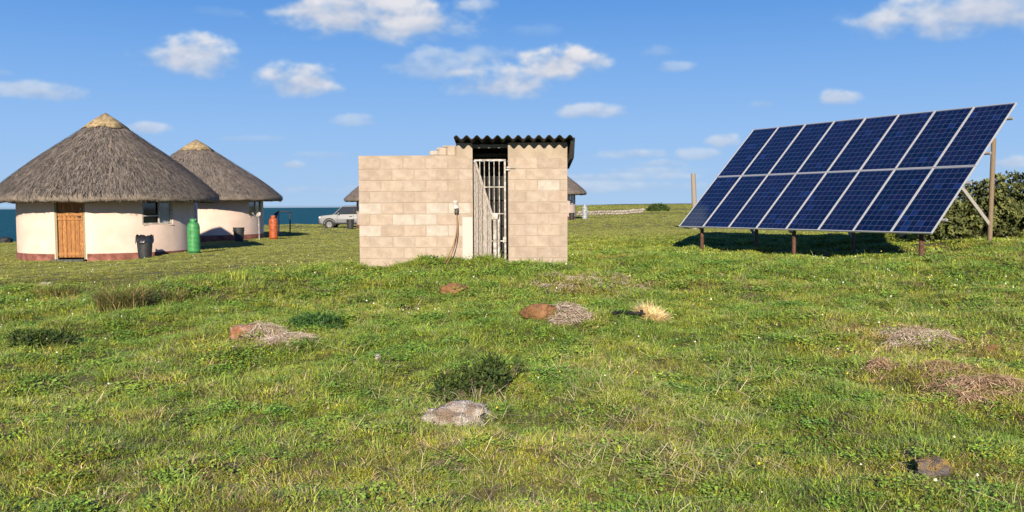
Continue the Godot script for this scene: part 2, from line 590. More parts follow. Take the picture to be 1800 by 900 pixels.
func build_grass() -> void:
	rng.seed = 77
	var g1 := Color(0.280, 0.368, 0.050)
	var g2 := Color(0.192, 0.296, 0.054)
	var straw := Color(0.50, 0.43, 0.25)
	var kinds := []
	for k in 3:
		kinds.append(tuft_mesh(100 + k, 62, 0.10, 0.035, 0.10, 0.0052, 0.85, 0.11, g1, straw))       # 0-2 short tangled green grass
	for k in 2:
		kinds.append(tuft_mesh(110 + k, 30, 0.08, 0.08, 0.18, 0.0056, 0.8, 0.14, g2, straw))          # 3-4 longer blades
	for k in 2:
		kinds.append(tuft_mesh(120 + k, 50, 0.11, 0.05, 0.15, 0.005, 1.0, 0.62, g1, straw))          # 5-6 dry mats
	for k in 2:
		kinds.append(herb_mesh(130 + k, 52, 0.11, 0.020, Color(0.205, 0.330, 0.050)))                  # 7-8 clover and herbs
	for k in 2:
		kinds.append(tuft_mesh(140 + k, 60, 0.22, 0.05, 0.12, 0.016, 0.8, 0.16, g1, straw))           # 9-10 wide sparse turf for far off
	var bufs := []
	for k in kinds.size():
		bufs.append(PackedFloat32Array())
	# bands of distance: z range, tufts per square metre, size
	for band in [[-2.0, -7.5, 400.0, 0.68], [-7.5, -13.0, 290.0, 0.86], [-13.0, -20.0, 150.0, 1.15], [-20.0, -32.0, 75.0, 0.95], [-32.0, -52.0, 36.0, 1.2], [-52.0, -110.0, 10.0, 1.8], [-110.0, -180.0, 2.5, 3.2]]:
		var z0: float = band[0]
		var z1: float = band[1]
		var far: bool = z0 <= -20.0
		var half1 := -z1 * 0.60 + 3.6
		var area := (z0 - z1) * 2.0 * half1
		for q in int(area * band[2]):
			var z := lerpf(z0, z1, rng.randf())
			var x := rng.randf_range(-half1, half1)
			if absf(x) > -z * 0.60 + 3.6:
				continue
			if cliff_z(x) - z > 1.0 or blocked(x, z):
				continue
			if under_panels(x, z) and rng.randf() < 0.7:
				continue
			var d := dryness(x, z)
			var pick := rng.randf()
			var kind := 0
			var lawn := lawn_share(x, z)
			if far:
				kind = 9 + rng.randi() % 2
			elif pick < d * 0.50 - 0.11:
				kind = 5 + rng.randi() % 2
			elif pick > 0.90 - 0.55 * noise_b.get_noise_2d(x * 0.55 + 140.0, z * 0.55):
				kind = 7 + rng.randi() % 2
			elif pick > 0.73:
				kind = 3 + rng.randi() % 2
			else:
				kind = rng.randi() % 3
			var s: float = band[3] * rng.randf_range(0.7, 1.3) * (1.0 - 0.45 * lawn) * (1.0 + 0.7 * noise_b.get_noise_2d(x * 1.3 + 77.0, z * 1.3))
			var tall := rng.randf_range(0.6, 1.1) * (1.0 - 0.25 * lawn)
			var b := Basis(Vector3.UP, rng.randf() * TAU).scaled(Vector3(s, s * tall, s))
			var hue := noise_b.get_noise_2d(x * 0.6 + 300.0, z * 0.6)
			var c := Color(0.76, 0.90, 0.92).lerp(Color(1.36, 1.16, 1.15), clampf(d * 0.7 + hue * 0.8, 0.0, 1.0)) * rng.randf_range(0.75, 1.2)
			c = c.lerp(Color(0.95, 0.86, 1.45) * rng.randf_range(0.85, 1.1) * (1.0 + 0.9 * track(x, z)), lawn * 0.75)
			if kind == 5 or kind == 6:
				tall *= 0.5
				c = c.lerp(Color(0.62, 0.45, 0.42) * rng.randf_range(0.7, 1.2), clampf(noise_b.get_noise_2d(x * 0.8 + 11.0, z * 0.8 + 4.0) * 2.0 + 0.2, 0.0, 0.9))
			put(bufs[kind], b, Vector3(x, height(x, z), z), c)
	# ranker grass left standing along the foot of the shed
	for q in 420:
		var x := rng.randf_range(-2.8, 1.1)
		var z := -16.38 + 0.35 * rng.randf() * rng.randf()
		var s := rng.randf_range(0.6, 1.2) * (1.0 + noise_b.get_noise_2d(x * 1.5, 5.0))
		put(bufs[3 + q % 2], Basis(Vector3.UP, rng.randf() * TAU).scaled(Vector3(s, s * rng.randf_range(0.7, 1.1), s)), Vector3(x, height(x, z), z), Color(1.1, 1.15, 0.9) * rng.randf_range(0.8, 1.2))
	var labels := ["short tangled green grass over the near slope", "short green grass tufts mixed through the slope", "low green grass blades thick on the slope",
		"longer green grass blades leaning over the slope", "taller loose green grass blades among the turf",
		"dry straw coloured grass mats between green turf", "bleached dry grass litter lying in the turf",
		"small round clover leaves low in the grass", "low broad leaved herbs among the grass",
		"yellowish mown turf on the far lawn", "far field turf behind the shed and round the huts"]
	for k in kinds.size():
		var o := many("grass", kinds[k], M.leaf, bufs[k])
		tag(o, labels[k], "grass", "grass of the headland")

# ---------------------------------------------------------------- round thatched huts
# local axes: +z faces the photographer, angles grow to +x
func hut_dir(a: float) -> Vector3:
	return Vector3(sin(a), 0, cos(a))

func wall_mesh(r: float, thick: float, top: float, holes: Array, bottom := 0.0) -> ArrayMesh:
	# holes: [angle, half angle, sill, head]
	var cuts := []
	for k in 97:
		cuts.append(-PI + TAU * k / 96.0)
	for h in holes:
		cuts.append(h[0] - h[1])
		cuts.append(h[0] + h[1])
	cuts.sort()
	var st := new_st()
	for i in cuts.size() - 1:
		var a0: float = cuts[i]
		var a1: float = cuts[i + 1]
		if a1 - a0 < 1e-5:
			continue
		var mid := (a0 + a1) * 0.5
		var levels := [bottom, top]
		for h in holes:
			if absf(mid - h[0]) < h[1]:
				levels = [bottom, maxf(h[2], bottom), minf(h[3], top), top]
		for j in levels.size() - 1:
			if levels.size() == 4 and j == 1:
				continue
			var y0: float = levels[j]
			var y1: float = levels[j + 1]
			if y1 - y0 < 0.001:
				continue
			for rr in [r, r - thick]:
				st.set_smooth_group(1 if rr == r else 2)
				quad(st, hut_dir(a0) * rr + Vector3.UP * y0, hut_dir(a1) * rr + Vector3.UP * y0, hut_dir(a1) * rr + Vector3.UP * y1, hut_dir(a0) * rr + Vector3.UP * y1, hut_dir(mid) * (1.0 if rr == r else -1.0))
			st.set_smooth_group(-1)
			for yy in [y0, y1]:
				quad(st, hut_dir(a0) * r + Vector3.UP * yy, hut_dir(a1) * r + Vector3.UP * yy, hut_dir(a1) * (r - thick) + Vector3.UP * yy, hut_dir(a0) * (r - thick) + Vector3.UP * yy, Vector3.UP * (1.0 if yy == y1 else -1.0))
	st.set_smooth_group(-1)
	for h in holes:
		for s in [-1.0, 1.0]:
			var d := hut_dir(h[0] + h[1] * s)
			var y0: float = maxf(h[2], bottom)
			var y1: float = minf(h[3], top)
			if y1 > y0:
				quad(st, d * r + Vector3.UP * y0, d * (r - thick) + Vector3.UP * y0, d * (r - thick) + Vector3.UP * y1, d * r + Vector3.UP * y1, hut_dir(h[0] - PI * 0.5 * s))
	return done(st)

func roof_radius(y: float, eave_r: float, rise: float) -> float:
	var t := clampf(y / rise, 0.0, 1.0)
	return eave_r * (1.0 - t) * (1.0 + 0.07 * sin(t * PI))

func thatch_mesh(eave_r: float, rise: float, thick: float, seed_value: int) -> ArrayMesh:
	var fn := FastNoiseLite.new()
	fn.seed = seed_value
	fn.frequency = 0.9
	fn.fractal_octaves = 4
	var n := 120
	var rows := []
	# from inside under the roof, round the ragged eave, up to the top
	var prof := []
	prof.append(Vector2(eave_r * 0.55, rise * 0.40))
	prof.append(Vector2(eave_r * 0.80, -thick * 0.75 + rise * 0.14))
	prof.append(Vector2(eave_r - 0.05, -thick))
	prof.append(Vector2(eave_r + 0.02, -thick * 0.55))
	for k in 25:
		var y := rise * k / 24.0 * 0.93
		prof.append(Vector2(roof_radius(y, eave_r, rise), y))
	var st := new_st()
	st.set_smooth_group(0)
	var pts := []
	for i in prof.size():
		var row := []
		for k in n + 1:
			var a := TAU * (k % n) / n
			var d := hut_dir(a)
			var q: Vector2 = prof[i]
			var b := fn.get_noise_3d(d.x * 3.0, q.y * 1.1, d.z * 3.0) * 0.07 + fn.get_noise_3d(d.x * 12.0, q.y * 3.0, d.z * 12.0) * 0.025
			if i < 2:
				b = 0.0
			var rag := fn.get_noise_3d(d.x * 22.0, 5.0, d.z * 22.0) * 0.035 if i == 2 or i == 3 else 0.0
			row.append(d * (q.x + b * 0.6) + Vector3.UP * (q.y + b * 0.7 + rag))
		pts.append(row)
	for i in prof.size() - 1:
		for k in n:
			var out: Vector3 = hut_dir(TAU * (k + 0.5) / n) + Vector3.UP * 0.8 if i > 2 else hut_dir(TAU * (k + 0.5) / n) * (0.3 if i == 2 else -0.3) + Vector3.DOWN
			var ids := [[i, k], [i, k + 1], [i + 1, k + 1], [i + 1, k]]
			var t1 := [ids[0], ids[1], ids[2]]
			var t2 := [ids[0], ids[2], ids[3]]
			for t in [t1, t2]:
				var a: Vector3 = pts[t[0][0]][t[0][1]]
				var b: Vector3 = pts[t[1][0]][t[1][1]]
				var c: Vector3 = pts[t[2][0]][t[2][1]]
				var order := [0, 2, 1] if (b - a).cross(c - a).dot(out) > 0.0 else [0, 1, 2]
				for o in order:
					st.set_uv(Vector2(float(t[o][1]) / n, float(t[o][0]) / prof.size()))
					st.add_vertex(pts[t[o][0]][t[o][1]])
	return done(st)

func straw_mesh() -> ArrayMesh:
	var st := new_st()
	var l := 0.12
	for s in [-1.0, 1.0]:
		quad(st, Vector3(-0.009, 0, -l), Vector3(0.009, 0, -l), Vector3(0.006, 0.006, l), Vector3(-0.006, 0.006, l), Vector3.UP)
	st.set_smooth_group(-1)
	return done(st)

func thatch_straws(parent: Node, eave_r: float, rise: float, thick: float, count: int, seed_value: int) -> void:
	rng.seed = seed_value
	var buf := PackedFloat32Array()
	for q in count:
		var eave := q % 8 == 0
		var t := 1.0 - sqrt(rng.randf())
		var y := rise * t * 0.92
		var a := rng.randf() * TAU
		var r := roof_radius(y, eave_r, rise)
		var r2 := roof_radius(y + 0.1, eave_r, rise)
		var down := (hut_dir(a) * (r - r2) + Vector3.DOWN * 0.1).normalized()
		var p := hut_dir(a) * (r + 0.03) + Vector3.UP * (y + 0.02)
		if eave:
			p = hut_dir(a) * (eave_r + rng.randf_range(-0.10, 0.03)) + Vector3.UP * rng.randf_range(-thick * 0.9, 0.02)
			down = (down + Vector3.DOWN * rng.randf_range(0.0, 0.5)).normalized()
		var side := hut_dir(a + PI * 0.5)
		var dirv := (down + side * rng.randf_range(-0.35, 0.35) + (hut_dir(a) * 0.6 + Vector3.UP * 0.7) * rng.randf_range(0.0, 0.05)).normalized()
		var nrm := side.cross(dirv).normalized()
		if nrm.y < 0.0:
			nrm = -nrm
		var b := Basis(nrm.cross(dirv), nrm, dirv)
		var s := rng.randf_range(0.5, 1.1) * (0.55 if eave else 1.0)
		b = b.scaled_local(Vector3(rng.randf_range(0.4, 0.9), 1, s))
		var c := Color(0.195, 0.175, 0.154).lerp(Color(0.26, 0.23, 0.195), rng.randf())
		put(buf, b, p, c)
	many("straw", straw_mesh(), M.straw, buf, parent)

func window_part(parent: Node, a: float, half: float, sill: float, head: float, r: float, curtain: bool) -> void:
	var w := 2.0 * r * sin(half)
	var mid := r * cos(half) - 0.05
	var h := head - sill
	var root := Node3D.new()
	root.name = "window"
	parent.add_child(root, true)
	root.position = hut_dir(a) * mid + Vector3.UP * sill
	root.rotation.y = a
	var st := new_st()
	var t := 0.05
	for x in [-w * 0.5 + t * 0.5 + 0.005, w * 0.5 - t * 0.5 - 0.005, 0.07]:
		box(st, Transform3D(Basis(), Vector3(x, h * 0.5, 0)), Vector3(t, h - 0.012, 0.06), 0.006)
	for y in [t * 0.5 + 0.005, h - t * 0.5 - 0.005]:
		box(st, Transform3D(Basis(), Vector3(0, y, 0.003)), Vector3(w - 0.02, t, 0.06), 0.006)
	box(st, Transform3D(Basis(), Vector3(-w * 0.25 + 0.03, h * 0.32, 0.004)), Vector3(w * 0.5 - 0.02, t * 0.9, 0.055), 0.006)
	obj("frame", done(st), M.white_paint, root)
	for g in [[-w * 0.25 + 0.02, h * 0.66, w * 0.5 - 0.10, h * 0.58], [-w * 0.25 + 0.02, h * 0.17, w * 0.5 - 0.10, h * 0.24], [w * 0.25 + 0.02, h * 0.5, w * 0.5 - 0.16, h - 0.12]]:
		obj("pane", box_mesh(Vector3(g[2], g[3], 0.006), 0.0, Vector3(g[0], g[1], -0.012)), M.window_glass, root)
	if curtain:
		var cs := new_st()
		cs.set_smooth_group(0)
		var n := 40
		for k in n:
			var x0 := 0.10 + (w * 0.5 - 0.14) * k / n
			var x1 := 0.10 + (w * 0.5 - 0.14) * (k + 1) / n
			var z0 := -0.10 + 0.025 * sin(k * 1.15)
			var z1 := -0.10 + 0.025 * sin((k + 1) * 1.15)
			quad(cs, Vector3(x0, 0.03, z0), Vector3(x1, 0.03, z1), Vector3(x1, h - 0.03, z1), Vector3(x0, h - 0.03, z0), Vector3.BACK)
		obj("curtain", done(cs), M.curtain, root)
	var sl := obj("window_sill", box_mesh(Vector3(w - 0.01, 0.03, 0.12), 0.008, Vector3(0, -0.018, 0.03)), M.plaster, root)

func hut(called: String, label: String, px: float, depth: float, base_px: float, k: float, kr: float, straws: int, door: Array, windows: Array, seed_value: int) -> Node3D:
	var c := at(px, 365, depth)
	var front := at(px, base_px, depth - 2.75 * kr)
	var turn := atan2(EYE.x - c.x, EYE.z - c.z)
	var root := thing(called, label, "hut", Vector3(c.x, front.y, c.z), turn, "thatched round huts")
	bare_discs.append([c.x, c.z, 2.72 * kr])
	var r := 2.75 * kr
	var eave := 2.03 * k
	var top := 2.55 * k
	var holes := []
	for w in windows:
		holes.append([w[0], 0.205, 1.12 * k, 2.0 * k])
	for d in door:
		holes.append([d, 0.172, 0.02, 2.0 * k])
	obj("wall", wall_mesh(r, 0.2 * k, top, holes, -0.3), M.plaster, root)
	var plinth_holes := []
	for d in door:
		plinth_holes.append([d, 0.185, -0.4, 1.0])
	var pst := wall_mesh(r + 0.025, 0.12, 0.245 * k, plinth_holes, -0.35)
	obj("plinth", pst, M.plinth, root)
	for w in windows:
		window_part(root, w[0], 0.205, 1.12 * k, 2.0 * k, r, w[1])
	for d in door:
		build_door(root, d, r)
	var rise := 2.80 * k
	var er := 3.58 * kr
	var th := obj("thatch", thatch_mesh(er, rise, 0.20 * k, seed_value), M.thatch, root)
	th.position.y = eave
	thatch_straws(th, er, rise, 0.20 * k, straws, seed_value)
	# mortar cap with a ragged hem
	var st := new_st()
	st.set_smooth_group(0)
	rng.seed = seed_value + 3
	var y0 := rise * 0.815
	var n := 40
	var hem := []
	for q in n:
		hem.append(rng.randf_range(-0.05, 0.05) * k)
	var rr0 := roof_radius(y0, er, rise) + 0.07
	for q in n:
		var a0 := TAU * q / n
		var a1 := TAU * (q + 1) / n
		var h0: float = hem[q]
		var h1: float = hem[(q + 1) % n]
		var p0 := hut_dir(a0) * (rr0 - h0) + Vector3.UP * (y0 + h0)
		var p1 := hut_dir(a1) * (rr0 - h1) + Vector3.UP * (y0 + h1)
		var m0 := hut_dir(a0) * rr0 * 0.5 + Vector3.UP * (y0 + 0.30 * k)
		var m1 := hut_dir(a1) * rr0 * 0.5 + Vector3.UP * (y0 + 0.30 * k)
		var t := Vector3.UP * (rise + 0.03)
		var out := hut_dir((a0 + a1) * 0.5) + Vector3.UP
		quad(st, p0, p1, m1, m0, out)
		tri(st, m0, m1, t, out)
		quad(st, p0 - hut_dir(a0) * 0.07, p1 - hut_dir(a1) * 0.07, p1, p0, hut_dir(a0) * 0.3 + Vector3.DOWN)
	var cap := obj("roof_cap", done(st), M.ridge, root)
	cap.position.y = eave
	# floor and rafters close the inside
	obj("floor", lathe_mesh([Vector2(r - 0.03, -0.25), Vector2(r - 0.03, 0.015), Vector2(0.0, 0.015)], 48), M.floor_screed, root)
	return root

func build_door(parent: Node, a: float, r: float) -> void:
	var half := 0.172
	var w := 2.0 * r * sin(half)
	var root := Node3D.new()
	root.name = "door"
	parent.add_child(root, true)
	root.position = hut_dir(a) * (r * cos(half) - 0.06) + Vector3.UP * 0.02
	root.rotation.y = a
	var fs := new_st()
	for x in [-w * 0.5 + 0.035, w * 0.5 - 0.035]:
		box(fs, Transform3D(Basis(), Vector3(x, 0.98, 0.0)), Vector3(0.06, 1.95, 0.10), 0.006)
	box(fs, Transform3D(Basis(), Vector3(0, 1.93, 0.003)), Vector3(w - 0.02, 0.06, 0.10), 0.006)
	obj("door_frame", done(fs), M.door_frame, root)
	var dw := w - 0.15
	for k in 6:
		var x := -dw * 0.5 + dw * (k + 0.5) / 6.0
		obj("board", box_mesh(Vector3(dw / 6.0 - 0.008, 1.78, 0.035), 0.006, Vector3(x, 1.0, -0.01)), M.door_wood if k % 2 else M.door_wood_dark, root)
	for y in [0.22, 1.30, 1.46, 1.80]:
		obj("rail", box_mesh(Vector3(dw, 0.12 if y != 1.30 else 0.07, 0.02), 0.006, Vector3(0, y, 0.022)), M.door_wood, root)
	obj("handle", tube_mesh([Vector3(dw * 0.40, 1.38, 0.03), Vector3(dw * 0.40, 1.38, 0.085), Vector3(dw * 0.30, 1.38, 0.09)], [0.012, 0.012, 0.012], 8), M.dark_steel, root)
	obj("padlock", box_mesh(Vector3(0.05, 0.07, 0.03), 0.008, Vector3(dw * 0.43, 1.62, 0.05)), M.steel, root)
	obj("threshold", box_mesh(Vector3(w + 0.05, 0.12, 0.34), 0.015, Vector3(0, 0.0, 0.16)), M.concrete_dark, root)

func build_huts() -> void:
	M.window_glass = mat(0.02, 0.025, 0.03, 0.04)
	M.window_glass.transparency = BaseMaterial3D.TRANSPARENCY_ALPHA
	M.window_glass.albedo_color = Color(0.2, 0.25, 0.28, 0.10)
	M.curtain = mat(0.62, 0.68, 0.70, 0.9)
	M.curtain.backlight = Color(0.2, 0.2, 0.2)
	M.door_wood = textured(mat(0.46, 0.20, 0.04, 0.55), tex(plank_image(41)), 1.0, false)
	M.door_wood_dark = textured(mat(0.40, 0.165, 0.032, 0.55), M.door_wood.albedo_texture, 1.0, false)
	M.door_frame = textured(mat(0.36, 0.30, 0.17, 0.7), M.grain, 3.0)
	M.concrete_dark = textured(mat(0.09, 0.11, 0.11), M.stain, 2.0)
	hut("thatched_hut", "cream round thatched hut with orange wooden door and green gas cylinder beside it", 190, 31.0, 460, 1.0, 1.0, 22000, [deg_to_rad(-23.8)], [[deg_to_rad(32.8), true]], 11)
	hut("thatched_hut", "cream round thatched hut with orange gas cylinder against its wall", 348, 44.0, 424, 0.98, 1.1, 14000, [], [[deg_to_rad(60.0), true]], 12)
	hut("thatched_hut", "thatched hut mostly hidden behind the block shed, next to the silver car", 697, 64.0, 402, 1.0, 1.0, 5000, [], [[deg_to_rad(-75.0), false]], 13)
	hut("thatched_hut", "thatched hut mostly hidden behind the block shed, next to a pale gas cylinder", 947, 69.0, 387, 1.0, 1.0, 5000, [], [[deg_to_rad(68.0), false]], 14)
	# plastered wall that joins the two near huts
	var a := at(300, 365, 36.5)
	var b := at(346, 365, 36.5)
	var gy := height((a.x + b.x) * 0.5, a.z)
	var lw := thing("link_wall", "short plastered wall joining the two cream huts behind the green gas cylinder", "wall", Vector3((a.x + b.x) * 0.5, gy, a.z))
	lw.set_meta("kind", "thing")
	obj("wall", box_mesh(Vector3(b.x - a.x, 2.5, 0.2), 0.02, Vector3(0, 0.95, 0)), M.plaster, lw)
	obj("plinth", box_mesh(Vector3(b.x - a.x + 0.03, 0.55, 0.24), 0.01, Vector3(0, -0.05, 0)), M.plinth, lw)

func plank_image(seed_value: int) -> Image:
	var im := Image.create(256, 256, false, Image.FORMAT_RGB8)
	var fn := FastNoiseLite.new()
	fn.seed = seed_value
	fn.frequency = 1.0
	fn.fractal_octaves = 4
	for y in 256:
		for x in 256:
			var ax := TAU * x / 256.0
			var ay := TAU * y / 256.0
			var g := fn.get_noise_3d(cos(ax) * 7.0, sin(ax) * 7.0, sin(ay) * 1.2) + 0.5 * fn.get_noise_3d(cos(ax) * 16.0 + 9.0, sin(ax) * 16.0, cos(ay) * 2.0)
			im.set_pixel(x, y, Color(0.62, 0.58, 0.55).lerp(Color(1, 1, 1), clampf(0.5 + g * 0.9, 0.0, 1.0)))
	return im

# ---------------------------------------------------------------- block shed
const SH := 16.4             # how far the front wall stands
const SHED_S := 98.17        # pixels to a metre there

func sx(px: float) -> float:
	return at(px, 400, SH).x

func sy(py: float) -> float:
	return at(810, py, SH).y

var block_cache := {}
func block_mesh(len: float, high: float, thick: float, variant: int) -> ArrayMesh:
	var key := "%.2f_%.2f_%.2f_%d" % [len, high, thick, variant]
	if not block_cache.has(key):
		var r := RandomNumberGenerator.new()
		r.seed = 900 + variant
		var st := new_st()
		var turn := Basis(Vector3.BACK, r.randf_range(-0.004, 0.004)) * Basis(Vector3.UP, r.randf_range(-0.006, 0.006))
		box(st, Transform3D(turn, Vector3.ZERO), Vector3(len, high, thick + r.randf_range(-0.003, 0.004)), 0.007 + 0.004 * r.randf())
		block_cache[key] = done(st)
	return block_cache[key]

# a wall of blocks along local x from x0 to x1, under the line given by top(x); origin and turn place it
func block_wall(parent: Node, x0: float, x1: float, base: float, tops: Array, t: Transform3D, phase: float, pale: Array) -> void:
	# tops: list of [x from, x to, height]; courses 0.2 m
	for course in 13:
		var y := base + course * 0.2
		var x := x0 - (0.2 if (course + int(phase)) % 2 else 0.0)
		while x < x1 - 0.01:
			var a := maxf(x, x0)
			var b := minf(x + 0.4, x1)
			x += 0.4
			var top := 0.0
			var lo := x1
			var hi := x0
			for q in tops:
				var c0 := maxf(a, q[0])
				var c1 := minf(b, q[1])
				if c1 - c0 > 0.03 and q[2] > y + 0.03:
					lo = minf(lo, c0)
					hi = maxf(hi, c1)
					top = maxf(top, q[2])
			if hi - lo < 0.04:
				continue
			var h := minf(0.2, top - y)
			var len := hi - lo - 0.009
			var o := obj("block", block_mesh(snappedf(len, 0.01), snappedf(h - 0.009, 0.01), 0.14, rng.randi() % 3), M.blocks[rng.randi() % 5], parent)
			o.transform = t * Transform3D(Basis(), Vector3((lo + hi) * 0.5, y + h * 0.5, rng.randf_range(-0.002, 0.002)))
			for p in pale:
				if p[0] == course and absf(p[1] - (lo + hi) * 0.5) < 0.2:
					o.material_override = M.pale_block

func corrugated(n_waves: float, pitch: float, amp: float, depth: float, thick: float) -> ArrayMesh:
	var st := new_st()
	st.set_smooth_group(1)
	var steps := int(n_waves * 12)
	var w := n_waves * pitch
	var prev := []
	for k in steps + 1:
		var x := w * k / steps
		var y := amp * sin(TAU * x / pitch)
		var cur := [Vector3(x, y, 0), Vector3(x, y, -depth), Vector3(x, y - thick, 0), Vector3(x, y - thick, -depth)]
		if k > 0:
			st.set_smooth_group(1)
			quad(st, prev[0], cur[0], cur[1], prev[1], Vector3.UP)
			st.set_smooth_group(2)
			quad(st, prev[2], cur[2], cur[3], prev[3], Vector3.DOWN)
			st.set_smooth_group(-1)
			quad(st, prev[0], cur[0], cur[2], prev[2], Vector3.BACK)
			quad(st, prev[1], cur[1], cur[3], prev[3], Vector3.FORWARD)
		prev = cur
	return done(st)

func build_shed() -> void:
	M.blocks = []
	for c in [Vector3(0.44, 0.362, 0.29), Vector3(0.415, 0.34, 0.268), Vector3(0.46, 0.382, 0.305), Vector3(0.44, 0.372, 0.302), Vector3(0.405, 0.335, 0.27)]:
		var m := relief(textured(mat(c.x, c.y, c.z), M.soft_stain, 1.6), M.bumps, 0.25)
		M.blocks.append(m)
	M.pale_block = relief(textured(mat(0.49, 0.445, 0.385), M.soft_stain, 1.6), M.bumps, 0.25)
	M.mortar = relief(textured(mat(0.40, 0.335, 0.26), M.soft_stain, 1.0), M.bumps, 0.15)
	M.roof_sheet = relief(textured(mat(0.035, 0.037, 0.034, 0.8), M.stain, 2.0), M.bumps, 0.3)
	var x0 := sx(631)
	var x1 := sx(998)
	var base_y := 0.30
	var root := thing("block_shed", "small shed of bare pale concrete blocks with dark corrugated roof and barred gate", "shed", Vector3(0, base_y, -SH))
	var d0 := sx(832) 
	var d1 := sx(893)
	var top_left := sy(272) - base_y
	var top_roof := sy(250) - base_y
	var rl := sx(803)
	var deep := 2.4
	rng.seed = 404
	var t0 := Transform3D(Basis(), Vector3(0, 0, -0.07))
	block_wall(root, x0, x1, -0.45, [[x0, rl, top_left], [rl, d0, top_roof], [d1, x1, top_roof - 0.005]], t0, 0, [[8, -2.35, 0], [8, -1.5, 0], [8, -1.1, 0], [7, -2.1, 0], [7, -1.75, 0], [7, -1.35, 0], [6, -2.35, 0], [6, -1.5, 0], [6, -1.1, 0], [10, 0.7, 0]])
	block_wall(root, x0, x1, -0.45, [[x0, rl, top_left], [rl, x1, top_roof - 0.205]], Transform3D(Basis(), Vector3(0, 0, -deep - 0.07)), 1, [])
	var side := Basis(Vector3.UP, PI * 0.5)
	block_wall(root, 0.0, deep - 0.16, -0.45, [[0.0, deep, top_left]], Transform3D(side, Vector3(x0 + 0.07, 0, -0.15)), 1, [])
	block_wall(root, 0.0, deep - 0.16, -0.45, [[0.0, deep, top_roof - 0.1]], Transform3D(side, Vector3(x1 - 0.07, 0, -0.15)), 1, [])
	# mortar cores, set back from the faces of the blocks
	var ms := new_st()
	for b in [[x0 + 0.006, d0 - 0.006, top_left - 0.01, -0.07], [rl, d0 - 0.006, top_roof - 0.012, -0.0705], [d1 + 0.006, x1 - 0.006, top_roof - 0.012, -0.07], [x0 + 0.006, x1 - 0.006, top_left - 0.01, -deep - 0.07]]:
		box(ms, Transform3D(Basis(), Vector3((b[0] + b[1]) * 0.5, (b[2] - 0.45) * 0.5, b[3])), Vector3(b[1] - b[0], b[2] + 0.45, 0.129))
	for x in [x0 + 0.07, x1 - 0.07]:
		box(ms, Transform3D(Basis(), Vector3(x, (top_left - 0.46) * 0.5, -deep * 0.5 - 0.07)), Vector3(0.129, top_left + 0.44, deep - 0.14))
	obj("mortar", done(ms), M.mortar, root)
	obj("partition", box_mesh(Vector3(0.12, top_roof + 0.36, deep - 0.16), 0.0, Vector3(rl + 0.09, (top_roof - 0.54) * 0.5, -deep * 0.5 - 0.07)), M.mortar, root)
	# broken lumps of block and mortar on the wall head where it steps up to the roof
	for q in [[764, 269, 0.16, 0.09, 0.02], [779, 266.5, 0.15, 0.15, -0.03], [794.5, 265, 0.16, 0.19, 0.02], [772, 261.5, 0.09, 0.05, 0.3], [785, 257.5, 0.13, 0.035, -0.08]]:
		var o := obj("broken_block", box_mesh(Vector3(q[2], q[3], 0.135), 0.02, Vector3.ZERO, Basis(Vector3.BACK, q[4])), M.pale_block if q[0] < 765 else M.blocks[2], root)
		o.position = Vector3(sx(q[0]), sy(q[1]) - base_y, -0.07)
	# roof
	var waves := 11.6
	var pitch := (sx(1006) - sx(801)) / waves
	var tilt := Basis(Vector3.RIGHT, deg_to_rad(-5.5))
	var rf := obj("roof", corrugated(waves, pitch, 0.033, deep + 0.58, 0.012), M.roof_sheet, root)
	rf.transform = Transform3D(tilt, Vector3(sx(801), sy(246.5) - base_y + 0.03, 0.36))
	# a length of the same sheet hangs down over the end of the roof
	var flap := obj("roof_flap", corrugated(8.0, pitch, 0.03, 0.36, 0.012), M.roof_sheet, root)
	flap.transform = Transform3D(Basis(Vector3(0, -0.1, -1).normalized(), Vector3(0.99, 0.1, 0).normalized(), Vector3(0.06, 1, -0.03).normalized()), Vector3(sx(1006) + 0.005, sy(247) - base_y + 0.02, 0.30))
	for y in [-0.12, -deep * 0.5, -deep]:
		obj("rafter", box_mesh(Vector3(sx(1000) - rl, 0.07, 0.05), 0.005, Vector3((sx(1000) + rl) * 0.5, sy(246.5) - base_y - 0.09 + y * 0.096, y)), M.grey_wood, root)
	bare_boxes.append([x0 - 0.02, x1 + 0.02, -SH - deep - 0.14, -SH + 0.01])
	# the barred gate
	var gate := Node3D.new()
	gate.name = "gate"
	root.add_child(gate, true)
	gate.position = Vector3(0, -base_y, -0.05)
	var gx0 := sx(836)
	var gx1 := sx(888)
	var gt := sy(280)
	var gb := sy(462)
	for x in [gx0, gx1]:
		obj("frame", box_mesh(Vector3(0.035, gt - gb, 0.035), 0.004, Vector3(x, (gt + gb) * 0.5, 0)), M.white_paint, gate)
	for y in [gt - 0.017, gb]:
		obj("rail", box_mesh(Vector3(gx1 - gx0 - 0.036, 0.035, 0.033), 0.004, Vector3((gx0 + gx1) * 0.5, y, 0)), M.white_paint, gate)
	for y in [sy(329), sy(376), sy(424)]:
		obj("rail", box_mesh(Vector3(gx1 - gx0 - 0.036, 0.018, 0.008), 0.0, Vector3((gx0 + gx1) * 0.5, y, 0.016)), M.white_paint, gate)
	for px in [844.0, 852.0, 860.5, 869.0, 878.0]:
		obj("bar", tube_mesh([Vector3(sx(px), gt - 0.034, 0), Vector3(sx(px), gb + 0.017, 0)], [0.009, 0.009], 8), M.white_paint, gate)
	obj("latch", box_mesh(Vector3(0.06, 0.10, 0.04), 0.006, Vector3(gx1 - 0.01, sy(422), 0.03)), M.white_paint, gate)
	obj("hasp", box_mesh(Vector3(0.16, 0.035, 0.012), 0.003, Vector3(sx(899), sy(295), 0.075)), M.white_paint, gate)
	obj("hasp", box_mesh(Vector3(0.08, 0.022, 0.016), 0.003, Vector3(sx(893), sy(299), 0.085)), M.white_paint, gate)
